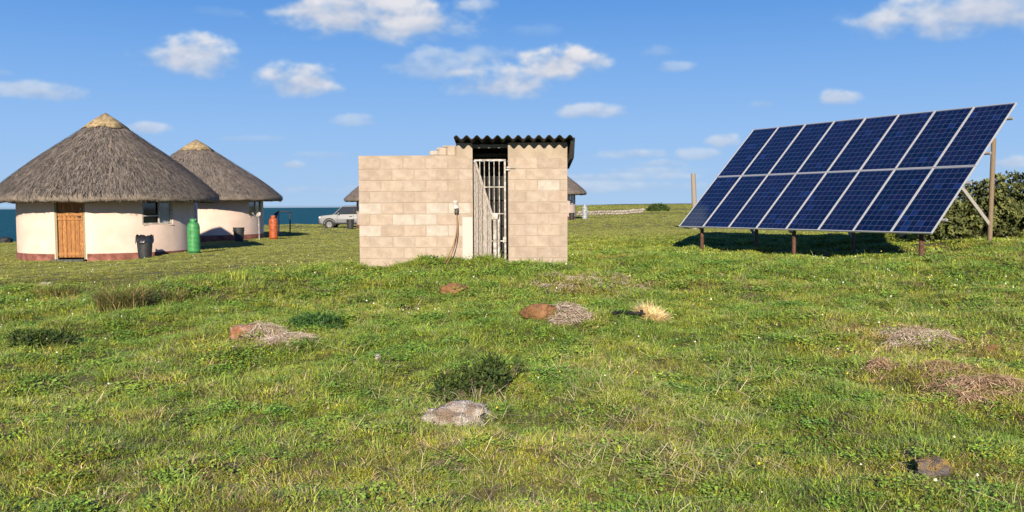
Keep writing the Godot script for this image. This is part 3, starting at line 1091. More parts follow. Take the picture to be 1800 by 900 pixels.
	# weathered boards cut to a slant, standing in the doorway
	var boards := thing("board_panel", "weathered grey board panel with slanting top standing against the barred gate", "boards", Vector3(0, 0.0, -SH + 0.035))
	boards.rotation.x = -0.02
	M.old_board = []
	for c in [Vector3(0.42, 0.395, 0.36), Vector3(0.37, 0.34, 0.305), Vector3(0.47, 0.44, 0.40)]:
		M.old_board.append(textured(mat(c.x, c.y, c.z), tex(plank_image(int(c.x * 100))) if M.old_board.is_empty() else M.old_board[0].albedo_texture, 2.2, false))
	var edge := [833.0, 841.0, 848.5, 856.5, 864.5]
	for k in 4:
		var st := new_st()
		var a := sx(edge[k]) + 0.004
		var b := sx(edge[k + 1]) - 0.004
		var ta := sy(lerpf(286.0, 378.0, k / 4.0))
		var tb := sy(lerpf(286.0, 378.0, (k + 1) / 4.0))
		var low := sy(469.0 - k * 1.5)
		for z in [-0.011, 0.011]:
			quad(st, Vector3(a, low, z), Vector3(b, low, z), Vector3(b, tb, z), Vector3(a, ta, z), Vector3(0, 0, z))
		quad(st, Vector3(a, ta, -0.011), Vector3(a, ta, 0.011), Vector3(b, tb, 0.011), Vector3(b, tb, -0.011), Vector3.UP)
		quad(st, Vector3(a, low, -0.011), Vector3(a, low, 0.011), Vector3(a, ta, 0.011), Vector3(a, ta, -0.011), Vector3.LEFT)
		quad(st, Vector3(b, low, -0.011), Vector3(b, low, 0.011), Vector3(b, tb, 0.011), Vector3(b, tb, -0.011), Vector3.RIGHT)
		var o := obj("plank", done(st), M.old_board[k % 3], boards)
		o.position.z = [0.0, 0.006, -0.003, 0.004][k]
	var p0 := Vector3(sx(836), sy(284), 0.032)
	var p1 := Vector3(sx(865), sy(378), 0.032)
	var ang := atan2(p1.y - p0.y, p1.x - p0.x)
	obj("batten", box_mesh(Vector3(p0.distance_to(p1), 0.045, 0.02), 0.004, (p0 + p1) * 0.5, Basis(Vector3.BACK, ang)), M.old_board[2], boards)
	obj("batten", box_mesh(Vector3(sx(864) - sx(834), 0.05, 0.018), 0.004, Vector3(sx(849), sy(463), 0.03)), M.old_board[2], boards)
	var wb := obj("white_board", box_mesh(Vector3(0.185, 0.86, 0.02), 0.004, Vector3(0, 0.43, 0), Basis()), M.clean_white)
	wb.position = Vector3(sx(822), sy(466), -SH + 0.06)
	wb.rotation.x = -0.055
	tag(wb, "short white painted board leaning on the blocks beside the shed gate", "board")
	var pr := thing("white_pipe", "upright white plastic pipe with a square cap in the shed doorway", "pipe", Vector3(sx(870), sy(464), -SH + 0.035))
	var ph := sy(386) - sy(464)
	obj("pipe", tube_mesh([Vector3(0, 0, 0), Vector3(0, ph, 0)], [0.036, 0.036], 14), M.white_paint, pr)
	obj("cap", box_mesh(Vector3(0.115, 0.12, 0.09), 0.012, Vector3(0, ph + 0.055, 0)), M.white_paint, pr)
	obj("lath", box_mesh(Vector3(0.028, ph, 0.02), 0.003, Vector3(0.062, ph * 0.5, 0)), M.white_paint, pr)
	# power inlet with its cable
	var so := thing("cable_socket", "white wall socket with dark plug and brown cable on the block wall", "socket", Vector3(sx(802), sy(362), -SH))
	obj("socket_box", box_mesh(Vector3(0.085, 0.15, 0.06), 0.012, Vector3(0, 0.02, 0.031), Basis(Vector3.BACK, 0.12)), M.white_paint, so)
	obj("plug", box_mesh(Vector3(0.075, 0.10, 0.06), 0.02, Vector3(0.012, -0.095, 0.055), Basis(Vector3.BACK, -0.15)), M.dark_steel, so)
	var end := Vector3(sx(786) - sx(802), 0.0, 0.32)
	end.y = height(sx(786), -SH + 0.32) - sy(362)
	M.cable = mat(0.24, 0.14, 0.07, 0.7)
	for off in [0.0, 0.05]:
		var pts := []
		var rad := []
		for k in 15:
			var t := k / 14.0
			var bow: float = sin(t * PI) * (0.12 - off)
			pts.append(Vector3(lerpf(0.012, end.x - off, t * t) + bow * 0.4, lerpf(-0.14, end.y, t), lerpf(0.06 - off * 0.4, end.z - off, t * t)))
			rad.append(0.009)
		obj("cable", tube_mesh(pts, rad, 8), M.cable, so)
	# added dark box so the sunlit room behind the gate reads black
	var dark_fill := thing("added_dark_box", "added dark box to blacken the shed room behind the barred gate", "darkening_box", Vector3(sx(868), base_y - 0.2, -SH - 0.95))
	obj("case", box_mesh(Vector3(1.25, 2.05, 0.55), 0.01, Vector3(0, 1.03, 0)), M.charcoal, dark_fill)
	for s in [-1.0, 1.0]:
		obj("door", box_mesh(Vector3(0.6, 1.9, 0.02), 0.006, Vector3(s * 0.31, 1.03, 0.286)), M.charcoal, dark_fill)  # two front leaves of the added box

# ---------------------------------------------------------------- solar array
func build_array() -> void:
	var bl := Vector3(4.742, 0.962, -26.037)
	var u := Vector3(0.4949, 0.0, 0.8689).normalized()
	var v := Vector3(0.618, 0.7073, -0.3433)
	v = (v - u * u.dot(v)).normalized()
	var nrm := u.cross(v).normalized()
	if nrm.y < 0.0:
		nrm = -nrm
	var root := thing("solar_array", "tilted array of sixteen blue solar panels on posts in the grass", "solar panels", Vector3(bl.x + u.x * 4.0, height(bl.x + u.x * 4.0, bl.z + u.z * 4.0), bl.z + u.z * 4.0))
	var frame_t := Transform3D(Basis(u, v, u.cross(v)), bl - root.position)     # z is out of the panels
	var pw := 8.06 / 8.0
	var ph := 4.03 / 2.0
	M.cells = []
	var base := [Vector3(0.0040, 0.0058, 0.0195), Vector3(0.0046, 0.0075, 0.026), Vector3(0.0052, 0.0056, 0.0155), Vector3(0.008, 0.019, 0.085)]
	M.cell = mat(1, 1, 1, 0.4)
	M.cell.vertex_color_use_as_albedo = true
	M.cell.metallic_specular = 0.2
	M.back_sheet = mat(0.075, 0.09, 0.145, 0.4)
	rng.seed = 51
	var fst := new_st()
	var b := 0.021
	var w := pw - 0.006
	var h := ph - 0.008
	for s in [-1.0, 1.0]:
		box(fst, Transform3D(Basis(), Vector3(s * (w - b) * 0.5, 0, 0)), Vector3(b, h, 0.045), 0.003)
		box(fst, Transform3D(Basis(), Vector3(0, s * (h - b) * 0.5, -0.0015)), Vector3(w - b * 2.0, b, 0.042), 0.003)
	var frame_mesh := done(fst)
	var back := box_mesh(Vector3(w - b * 2.0 + 0.002, h - b * 2.0 + 0.002, 0.008), 0.0)
	var junction := box_mesh(Vector3(0.12, 0.10, 0.03), 0.006)
	for row in 2:
		for col in 8:
			var p := Node3D.new()
			p.name = "solar_panel"
			root.add_child(p, true)
			var tilt := Basis(Vector3.RIGHT, rng.randf_range(-0.004, 0.004)) * Basis(Vector3.UP, rng.randf_range(-0.004, 0.004))
			p.transform = frame_t * Transform3D(tilt, Vector3((col + 0.5) * pw, (row + 0.5) * ph, 0))
			obj("frame", frame_mesh, M.aluminium, p)
			obj("back_sheet", back, M.back_sheet, p)
			var jb := obj("junction_box", junction, M.tarred, p)
			jb.position = Vector3(0, h * 0.38, -0.02)
			# cells: 6 x 12 wafers a millimetre proud of the back sheet
			var vv := PackedVector3Array()
			var nn := PackedVector3Array()
			var cc := PackedColorArray()
			var cw := (w - b * 2.0 - 0.02) / 6.0
			var ch := (h - b * 2.0 - 0.03) / 12.0
			var whole := rng.randf_range(0.8, 1.2)
			for j in 12:
				for i in 6:
					var col3: Vector3 = base[0 if rng.randf() < 0.5 else rng.randi() % 3] * whole * rng.randf_range(0.65, 1.4)
					if rng.randf() < 0.04:
						col3 = base[3] * rng.randf_range(0.8, 1.2)
					var x0 := -w * 0.5 + b + 0.01 + i * cw + 0.005
					var x1 := x0 + cw - 0.010
					var y0 := -h * 0.5 + b + 0.015 + j * ch + 0.006
					var y1 := y0 + ch - 0.012
					var z := 0.0055
					# each wafer is two crystals of differing tint
					var m := lerpf(x0, x1, rng.randf_range(0.3, 0.7))
					for part in [[x0, m, 1.0], [m, x1, rng.randf_range(0.8, 1.25)]]:
						var q := [Vector3(part[0], y0, z), Vector3(part[0], y1, z), Vector3(part[1], y1, z), Vector3(part[1], y0, z)]
						for t in [0, 1, 2, 0, 2, 3]:
							vv.append(q[t])
							nn.append(Vector3.BACK)
							cc.append(Color(col3.x * part[2], col3.y * part[2], col3.z * part[2]))
			var cl := obj("cells", arrays(vv, nn, cc), M.cell, p)
			cl.set_meta("kind", "stuff")
			obj("glass", box_mesh(Vector3(w - b * 2.0, h - b * 2.0, 0.003), 0.0, Vector3(0, 0, 0.0105)), M.panel_glass, p)
	# rails along and rafters up the slope behind the panels
	for y in [0.45, 1.55, 2.47, 3.57]:
		var r := obj("rail", box_mesh(Vector3(8.16, 0.06, 0.05), 0.004), M.steel, root)
		r.transform = frame_t * Transform3D(Basis(), Vector3(4.08, y, -0.055))
	var xs := [0.75, 4.05, 7.2]
	for x in xs:
		var r := obj("rafter", box_mesh(Vector3(0.06, 3.9, 0.09), 0.004), M.galvanised, root)
		r.transform = frame_t * Transform3D(Basis(), Vector3(x, 2.0, -0.13))
	# front legs of rusty pipe, rear legs of timber, a brace at each rear leg
	for x in [0.68, 4.05, 7.62]:
		var top: Vector3 = frame_t * Vector3(x, 0.28, -0.10) + root.position
		var g := Vector3(top.x, height(top.x, top.z) - 0.15, top.z)
		obj("front_leg", tube_mesh([g - root.position, top - root.position], [0.05, 0.05], 10), M.rust, root)
	for k in 3:
		var x: float = [0.9, 4.3, 7.98][k]
		var top: Vector3 = frame_t * Vector3(x, 2.95, -0.10) + root.position
		var foot := Vector3(top.x - 0.04, height(top.x, top.z) - 0.15, top.z)
		obj("rear_leg", tube_mesh([foot - root.position, top - root.position + Vector3(0, 0.03, 0)], [0.052, 0.05], 12), M.post_wood, root)
		var b0: Vector3 = frame_t * Vector3(x - 0.05, 1.50, -0.10)
		var b1: Vector3 = foot - root.position + Vector3(0, 0.55, 0.0)
		var dv := (b1 - b0)
		var side := dv.cross(Vector3.UP).normalized()
		obj("brace", box_mesh(Vector3(0.03, dv.length(), 0.085), 0.003, (b0 + b1) * 0.5, Basis(side, dv.normalized(), side.cross(dv.normalized()))), M.white_wood, root)

# ---------------------------------------------------------------- things standing about
func gas_cylinder(label: String, where: Vector3, m: StandardMaterial3D, k: float) -> void:
	var o := thing("gas_cylinder", label, "gas cylinder", where, 0.0, "gas cylinders beside the huts")
	obj("body", lathe_mesh([Vector2(0.0, 0.04), Vector2(0.17 * k, 0.04), Vector2(0.198 * k, 0.08 * k), Vector2(0.20 * k, 0.2 * k), Vector2(0.20 * k, 0.86 * k), Vector2(0.19 * k, 0.93 * k), Vector2(0.165 * k, 0.985 * k), Vector2(0.12 * k, 1.02 * k), Vector2(0.05 * k, 1.035 * k), Vector2(0.0, 1.035 * k)], 28), m, o)
	obj("foot_ring", lathe_mesh([Vector2(0.165 * k, 0.0), Vector2(0.17 * k, 0.0), Vector2(0.172 * k, 0.07), Vector2(0.165 * k, 0.07)], 28, Vector3(0, -0.04, 0)), m, o)
	var st := new_st()
	for q in 26:
		if q > 19:
			continue
		var a0 := TAU * q / 26.0 + 2.3
		var a1 := TAU * (q + 1) / 26.0 + 2.3
		for r in [0.10 * k, 0.106 * k]:
			quad(st, hut_dir(a0) * r + Vector3.UP * 1.005 * k, hut_dir(a1) * r + Vector3.UP * 1.005 * k, hut_dir(a1) * r + Vector3.UP * 1.13 * k, hut_dir(a0) * r + Vector3.UP * 1.13 * k, hut_dir(a0) * (1.0 if r > 0.105 * k else -1.0))
		quad(st, hut_dir(a0) * 0.10 * k + Vector3.UP * 1.13 * k, hut_dir(a1) * 0.10 * k + Vector3.UP * 1.13 * k, hut_dir(a1) * 0.106 * k + Vector3.UP * 1.13 * k, hut_dir(a0) * 0.106 * k + Vector3.UP * 1.13 * k, Vector3.UP)
	obj("collar", done(st), m, o)
	obj("valve", tube_mesh([Vector3(0, 1.02 * k, 0), Vector3(0, 1.10 * k, 0)], [0.022, 0.03], 8), M.rust, o)

func bin(label: String, where: Vector3, k: float, bag: bool) -> void:
	var o := thing("rubbish_bin", label, "bin", where, rng.randf() * 3.0, "black rubbish bins by the huts")
	var st := new_st()
	lathe(st, [Vector2(0.0, -0.02), Vector2(0.185 * k, -0.02), Vector2(0.20 * k, 0.10), Vector2(0.235 * k, 0.56 * k), Vector2(0.252 * k, 0.565 * k), Vector2(0.252 * k, 0.60 * k), Vector2(0.23 * k, 0.60 * k), Vector2(0.19 * k, 0.06), Vector2(0.0, 0.06)], 26)
	obj("tub", done(st), M.bin_plastic, o)
	for s in [-1.0, 1.0]:
		obj("handle", tube_mesh([Vector3(s * 0.235 * k, 0.47 * k, -0.07), Vector3(s * 0.29 * k, 0.46 * k, -0.05), Vector3(s * 0.29 * k, 0.46 * k, 0.05), Vector3(s * 0.235 * k, 0.47 * k, 0.07)], [0.012, 0.012, 0.012, 0.012], 6), M.bin_plastic, o)
	if bag:
		# liner folded over the rim, standing up in peaks
		var bs := new_st()
		bs.set_smooth_group(0)
		var n := 30
		for q in n:
			var pr := []
			for e in [q, (q + 1) % n]:
				var a: float = TAU * e / n
				var lift := 0.05 + 0.05 * absf(sin(a * 1.5 + 0.6)) + 0.03 * sin(a * 7.0)
				pr.append([hut_dir(a) * (0.262 + 0.012 * sin(a * 9.0)) * k + Vector3.UP * (0.47 + 0.04 * sin(a * 5.0)) * k, hut_dir(a) * 0.258 * k + Vector3.UP * (0.60 + lift) * k, hut_dir(a) * 0.20 * k + Vector3.UP * 0.55 * k])
			quad(bs, pr[0][0], pr[1][0], pr[1][1], pr[0][1], hut_dir(TAU * q / n))
			quad(bs, pr[0][1], pr[1][1], pr[1][2], pr[0][2], Vector3.UP - hut_dir(TAU * q / n) * 0.4)
		obj("liner", done(bs), M.black_bag, o)
		var rb := obj("rubbish", stone_mesh(Vector3(0.40, 0.16, 0.40) * k, 71, 0.5, 10), M.black_bag, o)
		rb.position.y = 0.56 * k

func build_yard() -> void:
	rng.seed = 300
	M.bin_plastic = textured(mat(0.032, 0.036, 0.040, 0.6), M.stain, 3.0)
	M.green_paint = textured(mat(0.055, 0.27, 0.085, 0.5), tex(noise_image(128, 61, 0.03, Color(0.72, 0.80, 0.74), Color(1, 1, 1), 5, 1.4)), 1.6)
	M.orange_paint = textured(mat(0.46, 0.10, 0.022, 0.5), M.stain, 1.3)
	M.grey_paint = textured(mat(0.36, 0.41, 0.46, 0.5), M.stain, 1.3)
	var p := at(341, 444, 28.9)
	gas_cylinder("green gas cylinder standing by the hut with the orange door", Vector3(p.x, height(p.x, p.z), p.z), M.green_paint, 0.97)
	p = at(481, 421, 42.0)
	gas_cylinder("orange gas cylinder standing against the wall of a hut", Vector3(p.x, height(p.x, p.z), p.z), M.orange_paint, 0.97)
	p = at(1028, 384, 67.0)
	gas_cylinder("pale grey gas cylinder beside the far hut by the stone wall", Vector3(p.x, height(p.x, p.z), p.z), M.grey_paint, 0.98)
	p = at(255, 453, 28.0)
	bin("black bin with a bag over its rim beneath the curtained window", Vector3(p.x, height(p.x, p.z) + 0.02, p.z), 1.0, true)
	p = at(420, 425, 40.5)
	bin("black open bin between green and orange gas cylinders", Vector3(p.x, height(p.x, p.z) + 0.02, p.z), 1.02, false)
	p = at(616, 403, 60.0)
	bin("black bin standing in front of the silver car door", Vector3(p.x, height(p.x, p.z) + 0.02, p.z), 1.05, false)
	p = at(1005, 386, 65.5)
	bin("black bin beside the pale grey gas cylinder", Vector3(p.x, height(p.x, p.z) + 0.02, p.z), 0.85, false)
	# a dark boulder on the edge of the land
	p = at(10, 426, 47.0)
	var o := obj("boulder", stone_mesh(Vector3(0.62, 0.44, 0.5), 82, 0.5, 12), mat(0.018, 0.018, 0.02, 0.7))
	o.position = Vector3(p.x, height(p.x, p.z) + 0.10, p.z)
	tag(o, "small black boulder on the brink above the sea", "rock")
	# washing line frame behind the second hut
	var f0 := at(491, 400, 50.0)
	var fr := thing("washing_line_frame", "dark pole frame with sagging sheet against the sea beside the hut", "frame", Vector3(f0.x, height(f0.x, f0.z), f0.z))
	var hh := 1.25
	for q in [[490.0, 0.0], [505.0, 0.6], [478.0, 0.9]]:
		var d := at(q[0], 400, 50.0) - f0
		obj("post", tube_mesh([Vector3(d.x, -0.15, -q[1]), Vector3(d.x + 0.02, hh, -q[1])], [0.04, 0.035], 8), M.white_wood if q[1] < 0.5 else M.dark_wood, fr)
	var ax := at(477, 400, 50.0).x - f0.x
	var bx := at(508, 400, 50.0).x - f0.x
	obj("crossbar", tube_mesh([Vector3(ax, hh - 0.12, -0.7), Vector3(-0.02, hh + 0.04, 0.0), Vector3(bx, hh - 0.02, -0.6)], [0.03, 0.035, 0.03], 8), M.dark_wood, fr)
	var cs := new_st()
	cs.set_smooth_group(0)
	for k in 12:
		var t0 := k / 12.0
		var t1 := (k + 1) / 12.0
		var y0 := hh - 0.12 + 0.16 * t0 - 0.05 * sin(t0 * PI)
		var y1 := hh - 0.12 + 0.16 * t1 - 0.05 * sin(t1 * PI)
		var x0 := lerpf(ax, -0.02, t0)
		var x1 := lerpf(ax, -0.02, t1)
		quad(cs, Vector3(x0, y0, -0.7 + 0.7 * t0), Vector3(x1, y1, -0.7 + 0.7 * t1), Vector3(x1, y1 - 0.20, -0.69 + 0.7 * t1), Vector3(x0, y0 - 0.12, -0.69 + 0.7 * t0), Vector3.BACK)
	obj("sheet", done(cs), M.navy_cloth, fr)
	# satellite dish on a pole by the second hut's window
	var dp := at(455, 386, 42.0)
	var ds := thing("satellite_dish", "white satellite dish on a pole by the second hut's window", "dish", Vector3(dp.x, height(dp.x, dp.z), dp.z))
	var top := dp.y - ds.position.y
	obj("pole", tube_mesh([Vector3(0, -0.1, 0), Vector3(0, top + 0.15, 0)], [0.022, 0.022], 8), M.white_paint, ds)
	var dish := obj("reflector", lathe_mesh([Vector2(0.0, 0.0), Vector2(0.06, 0.008), Vector2(0.10, 0.02), Vector2(0.12, 0.033), Vector2(0.122, 0.028), Vector2(0.09, 0.01), Vector2(0.0, -0.012)], 24), M.white_paint, ds)
	dish.transform = Transform3D(Basis(Vector3(0, 0, 1), 0.6) * Basis(Vector3.RIGHT, 0.9), Vector3(0.02, top + 0.22, 0.04))
	obj("arm", tube_mesh([Vector3(0.0, top + 0.05, 0.05), Vector3(-0.22, top + 0.28, 0.28)], [0.012, 0.012], 6), M.white_paint, ds)
	obj("receiver", tube_mesh([Vector3(-0.22, top + 0.28, 0.28), Vector3(-0.17, top + 0.29, 0.22)], [0.03, 0.03], 8), M.white_paint, ds)
	# lone pole in the field
	var pb := on_ground(1221, 392)
	pb = at(1221, 388, 44.0)
	pb.y = height(pb.x, pb.z)
	var pt := at(1218.5, 305, 44.0)
	var po := obj("wooden_pole", tube_mesh([Vector3(0, -0.2, 0), Vector3(-0.01, 1.0, 0), pt - pb], [0.125, 0.12, 0.11], 12), M.pale_wood)
	po.position = pb
	tag(po, "lone weathered round pole standing in the field beyond the solar panels", "pole")
	build_stone_wall()

func build_stone_wall() -> void:
	var a := at(1016, 382, 82.0)
	var b := at(1132, 375, 88.0)
	var root := thing("stone_wall", "low pale dry stone wall across the far field behind the shed", "wall", Vector3(a.x, height(a.x, a.z), a.z))
	root.set_meta("kind", "thing")
	rng.seed = 512
	var kinds := []
	for k in 4:
		kinds.append(stone_mesh(Vector3(0.44, 0.24, 0.40), 600 + k, 0.3, 5))
	var mats := [mat(0.30, 0.27, 0.23), mat(0.25, 0.22, 0.18), mat(0.33, 0.30, 0.25)]
	var len := a.distance_to(b)
	var n := int(len / 0.36)
	var dirv := (b - a) / len
	for course in 2:
		for k in n:
			var t := (k + 0.5 * (course % 2) + rng.randf_range(-0.1, 0.1)) / n
			var q := a.lerp(b, t)
			var o := obj("stone", kinds[rng.randi() % 4], mats[rng.randi() % 3], root)
			o.position = Vector3(q.x, height(q.x, q.z) + 0.10 + course * 0.20 + rng.randf_range(-0.02, 0.02), q.z) - root.position
			o.rotation.y = rng.randf() * TAU

func build_car() -> void:
	# seen side on, nose towards the sea on the -x side; local x forward is -x
	var g := at(580, 404, 69.0)
	var root := thing("parked_car", "silver estate car parked nose out behind the far hut, rear hidden", "car", Vector3(g.x + 1.45, height(g.x + 1.0, g.z) + 0.0, g.z))
	M.car_paint = mat(0.11, 0.12, 0.135, 0.55)
	M.car_paint.clearcoat_enabled = true
	M.car_paint.clearcoat = 0.25
	M.car_paint.clearcoat_roughness = 0.25
	M.wheel_alloy = mat(0.16, 0.16, 0.17, 0.5, 0.2)
	M.rubber = mat(0.02, 0.02, 0.02, 0.85)
	var side := [Vector2(-2.05, 0.42), Vector2(-2.12, 0.62), Vector2(-2.10, 0.86), Vector2(-1.96, 1.00), Vector2(-1.00, 1.10), Vector2(0.6, 1.12), Vector2(2.15, 1.10), Vector2(2.25, 0.9), Vector2(2.25, 0.42), Vector2(1.75, 0.36), Vector2(-1.75, 0.36)]
	obj("body", slab(side, 0.88, 0.80, 0.70), M.car_paint, root)
	var cabin := [Vector2(-1.02, 1.08), Vector2(-0.35, 1.66), Vector2(1.85, 1.68), Vector2(2.18, 1.08)]
	obj("cabin_glass", slab(cabin, 0.74, 0.62, 0.9), M.glass, root)
	var roof := [Vector2(-0.40, 1.64), Vector2(-0.20, 1.74), Vector2(1.6, 1.77), Vector2(1.92, 1.66)]
	obj("roof", slab(roof, 0.66, 0.58, 0.9), M.car_paint, root)
	for s in [-1.0, 1.0]:
		for q in [[Vector2(-1.02, 1.08), Vector2(-0.36, 1.68)], [Vector2(0.45, 1.08), Vector2(0.50, 1.68)], [Vector2(1.45, 1.08), Vector2(1.50, 1.68)], [Vector2(2.16, 1.08), Vector2(1.88, 1.68)]]:
			obj("pillar", tube_mesh([Vector3(q[0].x, q[0].y, s * 0.755), Vector3(q[1].x, q[1].y, s * 0.635)], [0.045, 0.04], 6), M.tarred if q[0].x > 0.0 and q[0].x < 2.0 else M.car_paint, root)
		obj("mirror", box_mesh(Vector3(0.14, 0.16, 0.16), 0.04, Vector3(-0.62, 1.16, s * 0.92)), M.car_paint, root)
		obj("headlight", box_mesh(Vector3(0.30, 0.16, 0.10), 0.04, Vector3(-1.96, 0.86, s * 0.78)), M.lamp_glass, root)
		obj("sill_trim", box_mesh(Vector3(2.4, 0.12, 0.05), 0.02, Vector3(0.05, 0.43, s * 0.875)), M.rubber, root)
		obj("door_handle", box_mesh(Vector3(0.20, 0.04, 0.03), 0.01, Vector3(0.28, 0.95, s * 0.885)), M.rubber, root)
		obj("door_seam", box_mesh(Vector3(0.014, 0.62, 0.012), 0.0, Vector3(0.50, 0.76, s * 0.879)), M.rubber, root)
		obj("door_seam", box_mesh(Vector3(0.014, 0.62, 0.012), 0.0, Vector3(-0.72, 0.76, s * 0.879)), M.rubber, root)
		for x in [-1.32, 1.30]:
			var wh := Node3D.new()
			wh.name = "wheel"
			root.add_child(wh, true)
			wh.position = Vector3(x, 0.35, s * 0.80)
			wh.rotation.x = PI * 0.5 * s
			obj("tyre", lathe_mesh([Vector2(0.22, -0.11), Vector2(0.33, -0.11), Vector2(0.36, -0.08), Vector2(0.36, 0.08), Vector2(0.33, 0.11), Vector2(0.22, 0.11), Vector2(0.22, -0.11)], 28), M.rubber, wh)
			obj("rim", lathe_mesh([Vector2(0.0, 0.07), Vector2(0.06, 0.075), Vector2(0.07, 0.05), Vector2(0.19, 0.06), Vector2(0.215, 0.10), Vector2(0.23, 0.10), Vector2(0.23, -0.05), Vector2(0.0, -0.05)], 28), M.wheel_alloy, wh)
			for k in 5:
				obj("spoke", box_mesh(Vector3(0.05, 0.03, 0.16), 0.008, hut_dir(TAU * k / 5.0) * 0.13 + Vector3.UP * 0.075, Basis(Vector3.UP, TAU * k / 5.0)), M.wheel_alloy, wh)
			var arch := new_st()
			for k in 18:
				var a0 := PI * (k - 1.0) / 16.0
				var a1 := PI * k / 16.0
				var c := Vector3(x, 0.36, s * 0.872)
				quad(arch, c + Vector3(cos(a0), sin(a0), 0) * 0.38, c + Vector3(cos(a1), sin(a1), 0) * 0.38, c + Vector3(cos(a1), sin(a1), 0) * 0.47 + Vector3(0, 0, s * 0.03), c + Vector3(cos(a0), sin(a0), 0) * 0.47 + Vector3(0, 0, s * 0.03), Vector3(0, 0, s))
				quad(arch, c + Vector3(cos(a0), sin(a0), 0) * 0.38, c + Vector3(cos(a1), sin(a1), 0) * 0.38, c + Vector3(cos(a1), sin(a1), 0) * 0.38 - Vector3(0, 0, s * 0.1), c + Vector3(cos(a0), sin(a0), 0) * 0.38 - Vector3(0, 0, s * 0.1), Vector3.DOWN)
			obj("wheel_arch", done(arch), M.rubber, root)
	obj("bumper", box_mesh(Vector3(0.26, 0.28, 1.62), 0.08, Vector3(-2.06, 0.52, 0)), M.rubber, root)
	obj("grille", box_mesh(Vector3(0.06, 0.14, 0.9), 0.02, Vector3(-2.11, 0.82, 0)), M.rubber, root)

# side outline (x, y) pulled across z with rounded shoulders: half widths at the bottom and top, middle held
func slab(outline: Array, half: float, half_top: float, inset: float) -> ArrayMesh:
	var st := new_st()
	var lo := 1e9
	var hi := -1e9
	var cx := 0.0
	var cy := 0.0
	for p in outline:
		lo = minf(lo, p.y)
		hi = maxf(hi, p.y)
		cx += p.x / outline.size()
		cy += p.y / outline.size()
	var rings := []
	for s in [[-1.0, 0.94], [-0.93, 1.0], [0.93, 1.0], [1.0, 0.94]]:
		var ring := []
		for p in outline:
			var t: float = (p.y - lo) / (hi - lo)
			var w := lerpf(half, half_top, t * t)
			ring.append(Vector3(cx + (p.x - cx) * s[1], cy + (p.y - cy) * s[1], s[0] * w))
		rings.append(ring)
	var n := outline.size()
	for r in 3:
		for k in n:
			var l := (k + 1) % n
			var mid: Vector3 = (rings[r][k] + rings[r + 1][l]) * 0.5
			quad(st, rings[r][k], rings[r][l], rings[r + 1][l], rings[r + 1][k], mid - Vector3(cx, cy, 0))
	for r in [0, 3]:
		for k in n:
			tri(st, Vector3(cx, cy, rings[r][0].z), rings[r][k], rings[r][(k + 1) % n], Vector3(0, 0, -1.0 if r == 0 else 1.0))
	return done(st)

# ---------------------------------------------------------------- rocks, shrubs, litter of the near slope
func rock(label: String, px: float, py: float, wide_px: float, high: float, m: Material, seed_value: int, turn := 0.0, sink := 0.3) -> Vector3:
	var p := on_ground(px, py)
	var w := wide_px / F * -p.z
	var o := obj("rock", stone_mesh(Vector3(w, high, w * 0.75), seed_value, 0.48, 18), m)
	o.position = p + Vector3(0, high * (0.5 - sink), 0)
	o.rotation.y = turn
	tag(o, label, "rock", "rocks lying in the grass")
	bare_discs.append([p.x, p.z, w * 0.26])
	return p

func rock_material(a: Color, b: Color, seed_value: int) -> StandardMaterial3D:
	var m := mat(0.76, 0.74, 0.70, 0.95)
	textured(m, tex(noise_image(128, seed_value, 0.02, a, b, 5, 2.2)), 2.6, false)
	return relief(m, M.bumps, 1.2)

func leaf_mesh(long: float, wide: float) -> ArrayMesh:
	var v := PackedVector3Array()
	var n := PackedVector3Array()
	var c := PackedColorArray()
	var r := RandomNumberGenerator.new()
	r.seed = 5
	# a sprig: seven leaves round a short shoot
	for k in 7:
		var a := TAU * k / 7.0 * 2.0 + r.randf()
		var d := (hut_dir(a) + Vector3.UP * r.randf_range(0.1, 1.3)).normalized()
		var s := d.cross(Vector3.UP).normalized()
		var nn := s.cross(d).normalized()
		var p := Vector3.UP * k * 0.006
		var q := [p, p + d * long * 0.45 + s * wide * 0.5, p + d * long + nn * 0.004, p + d * long * 0.45 - s * wide * 0.5]
		var f := r.randf_range(0.8, 1.2)
		for t in [0, 1, 2, 0, 2, 3]:
			v.append(q[t])
			n.append(nn)
			c.append(Color(f, f, f))
	return arrays(v, n, c)

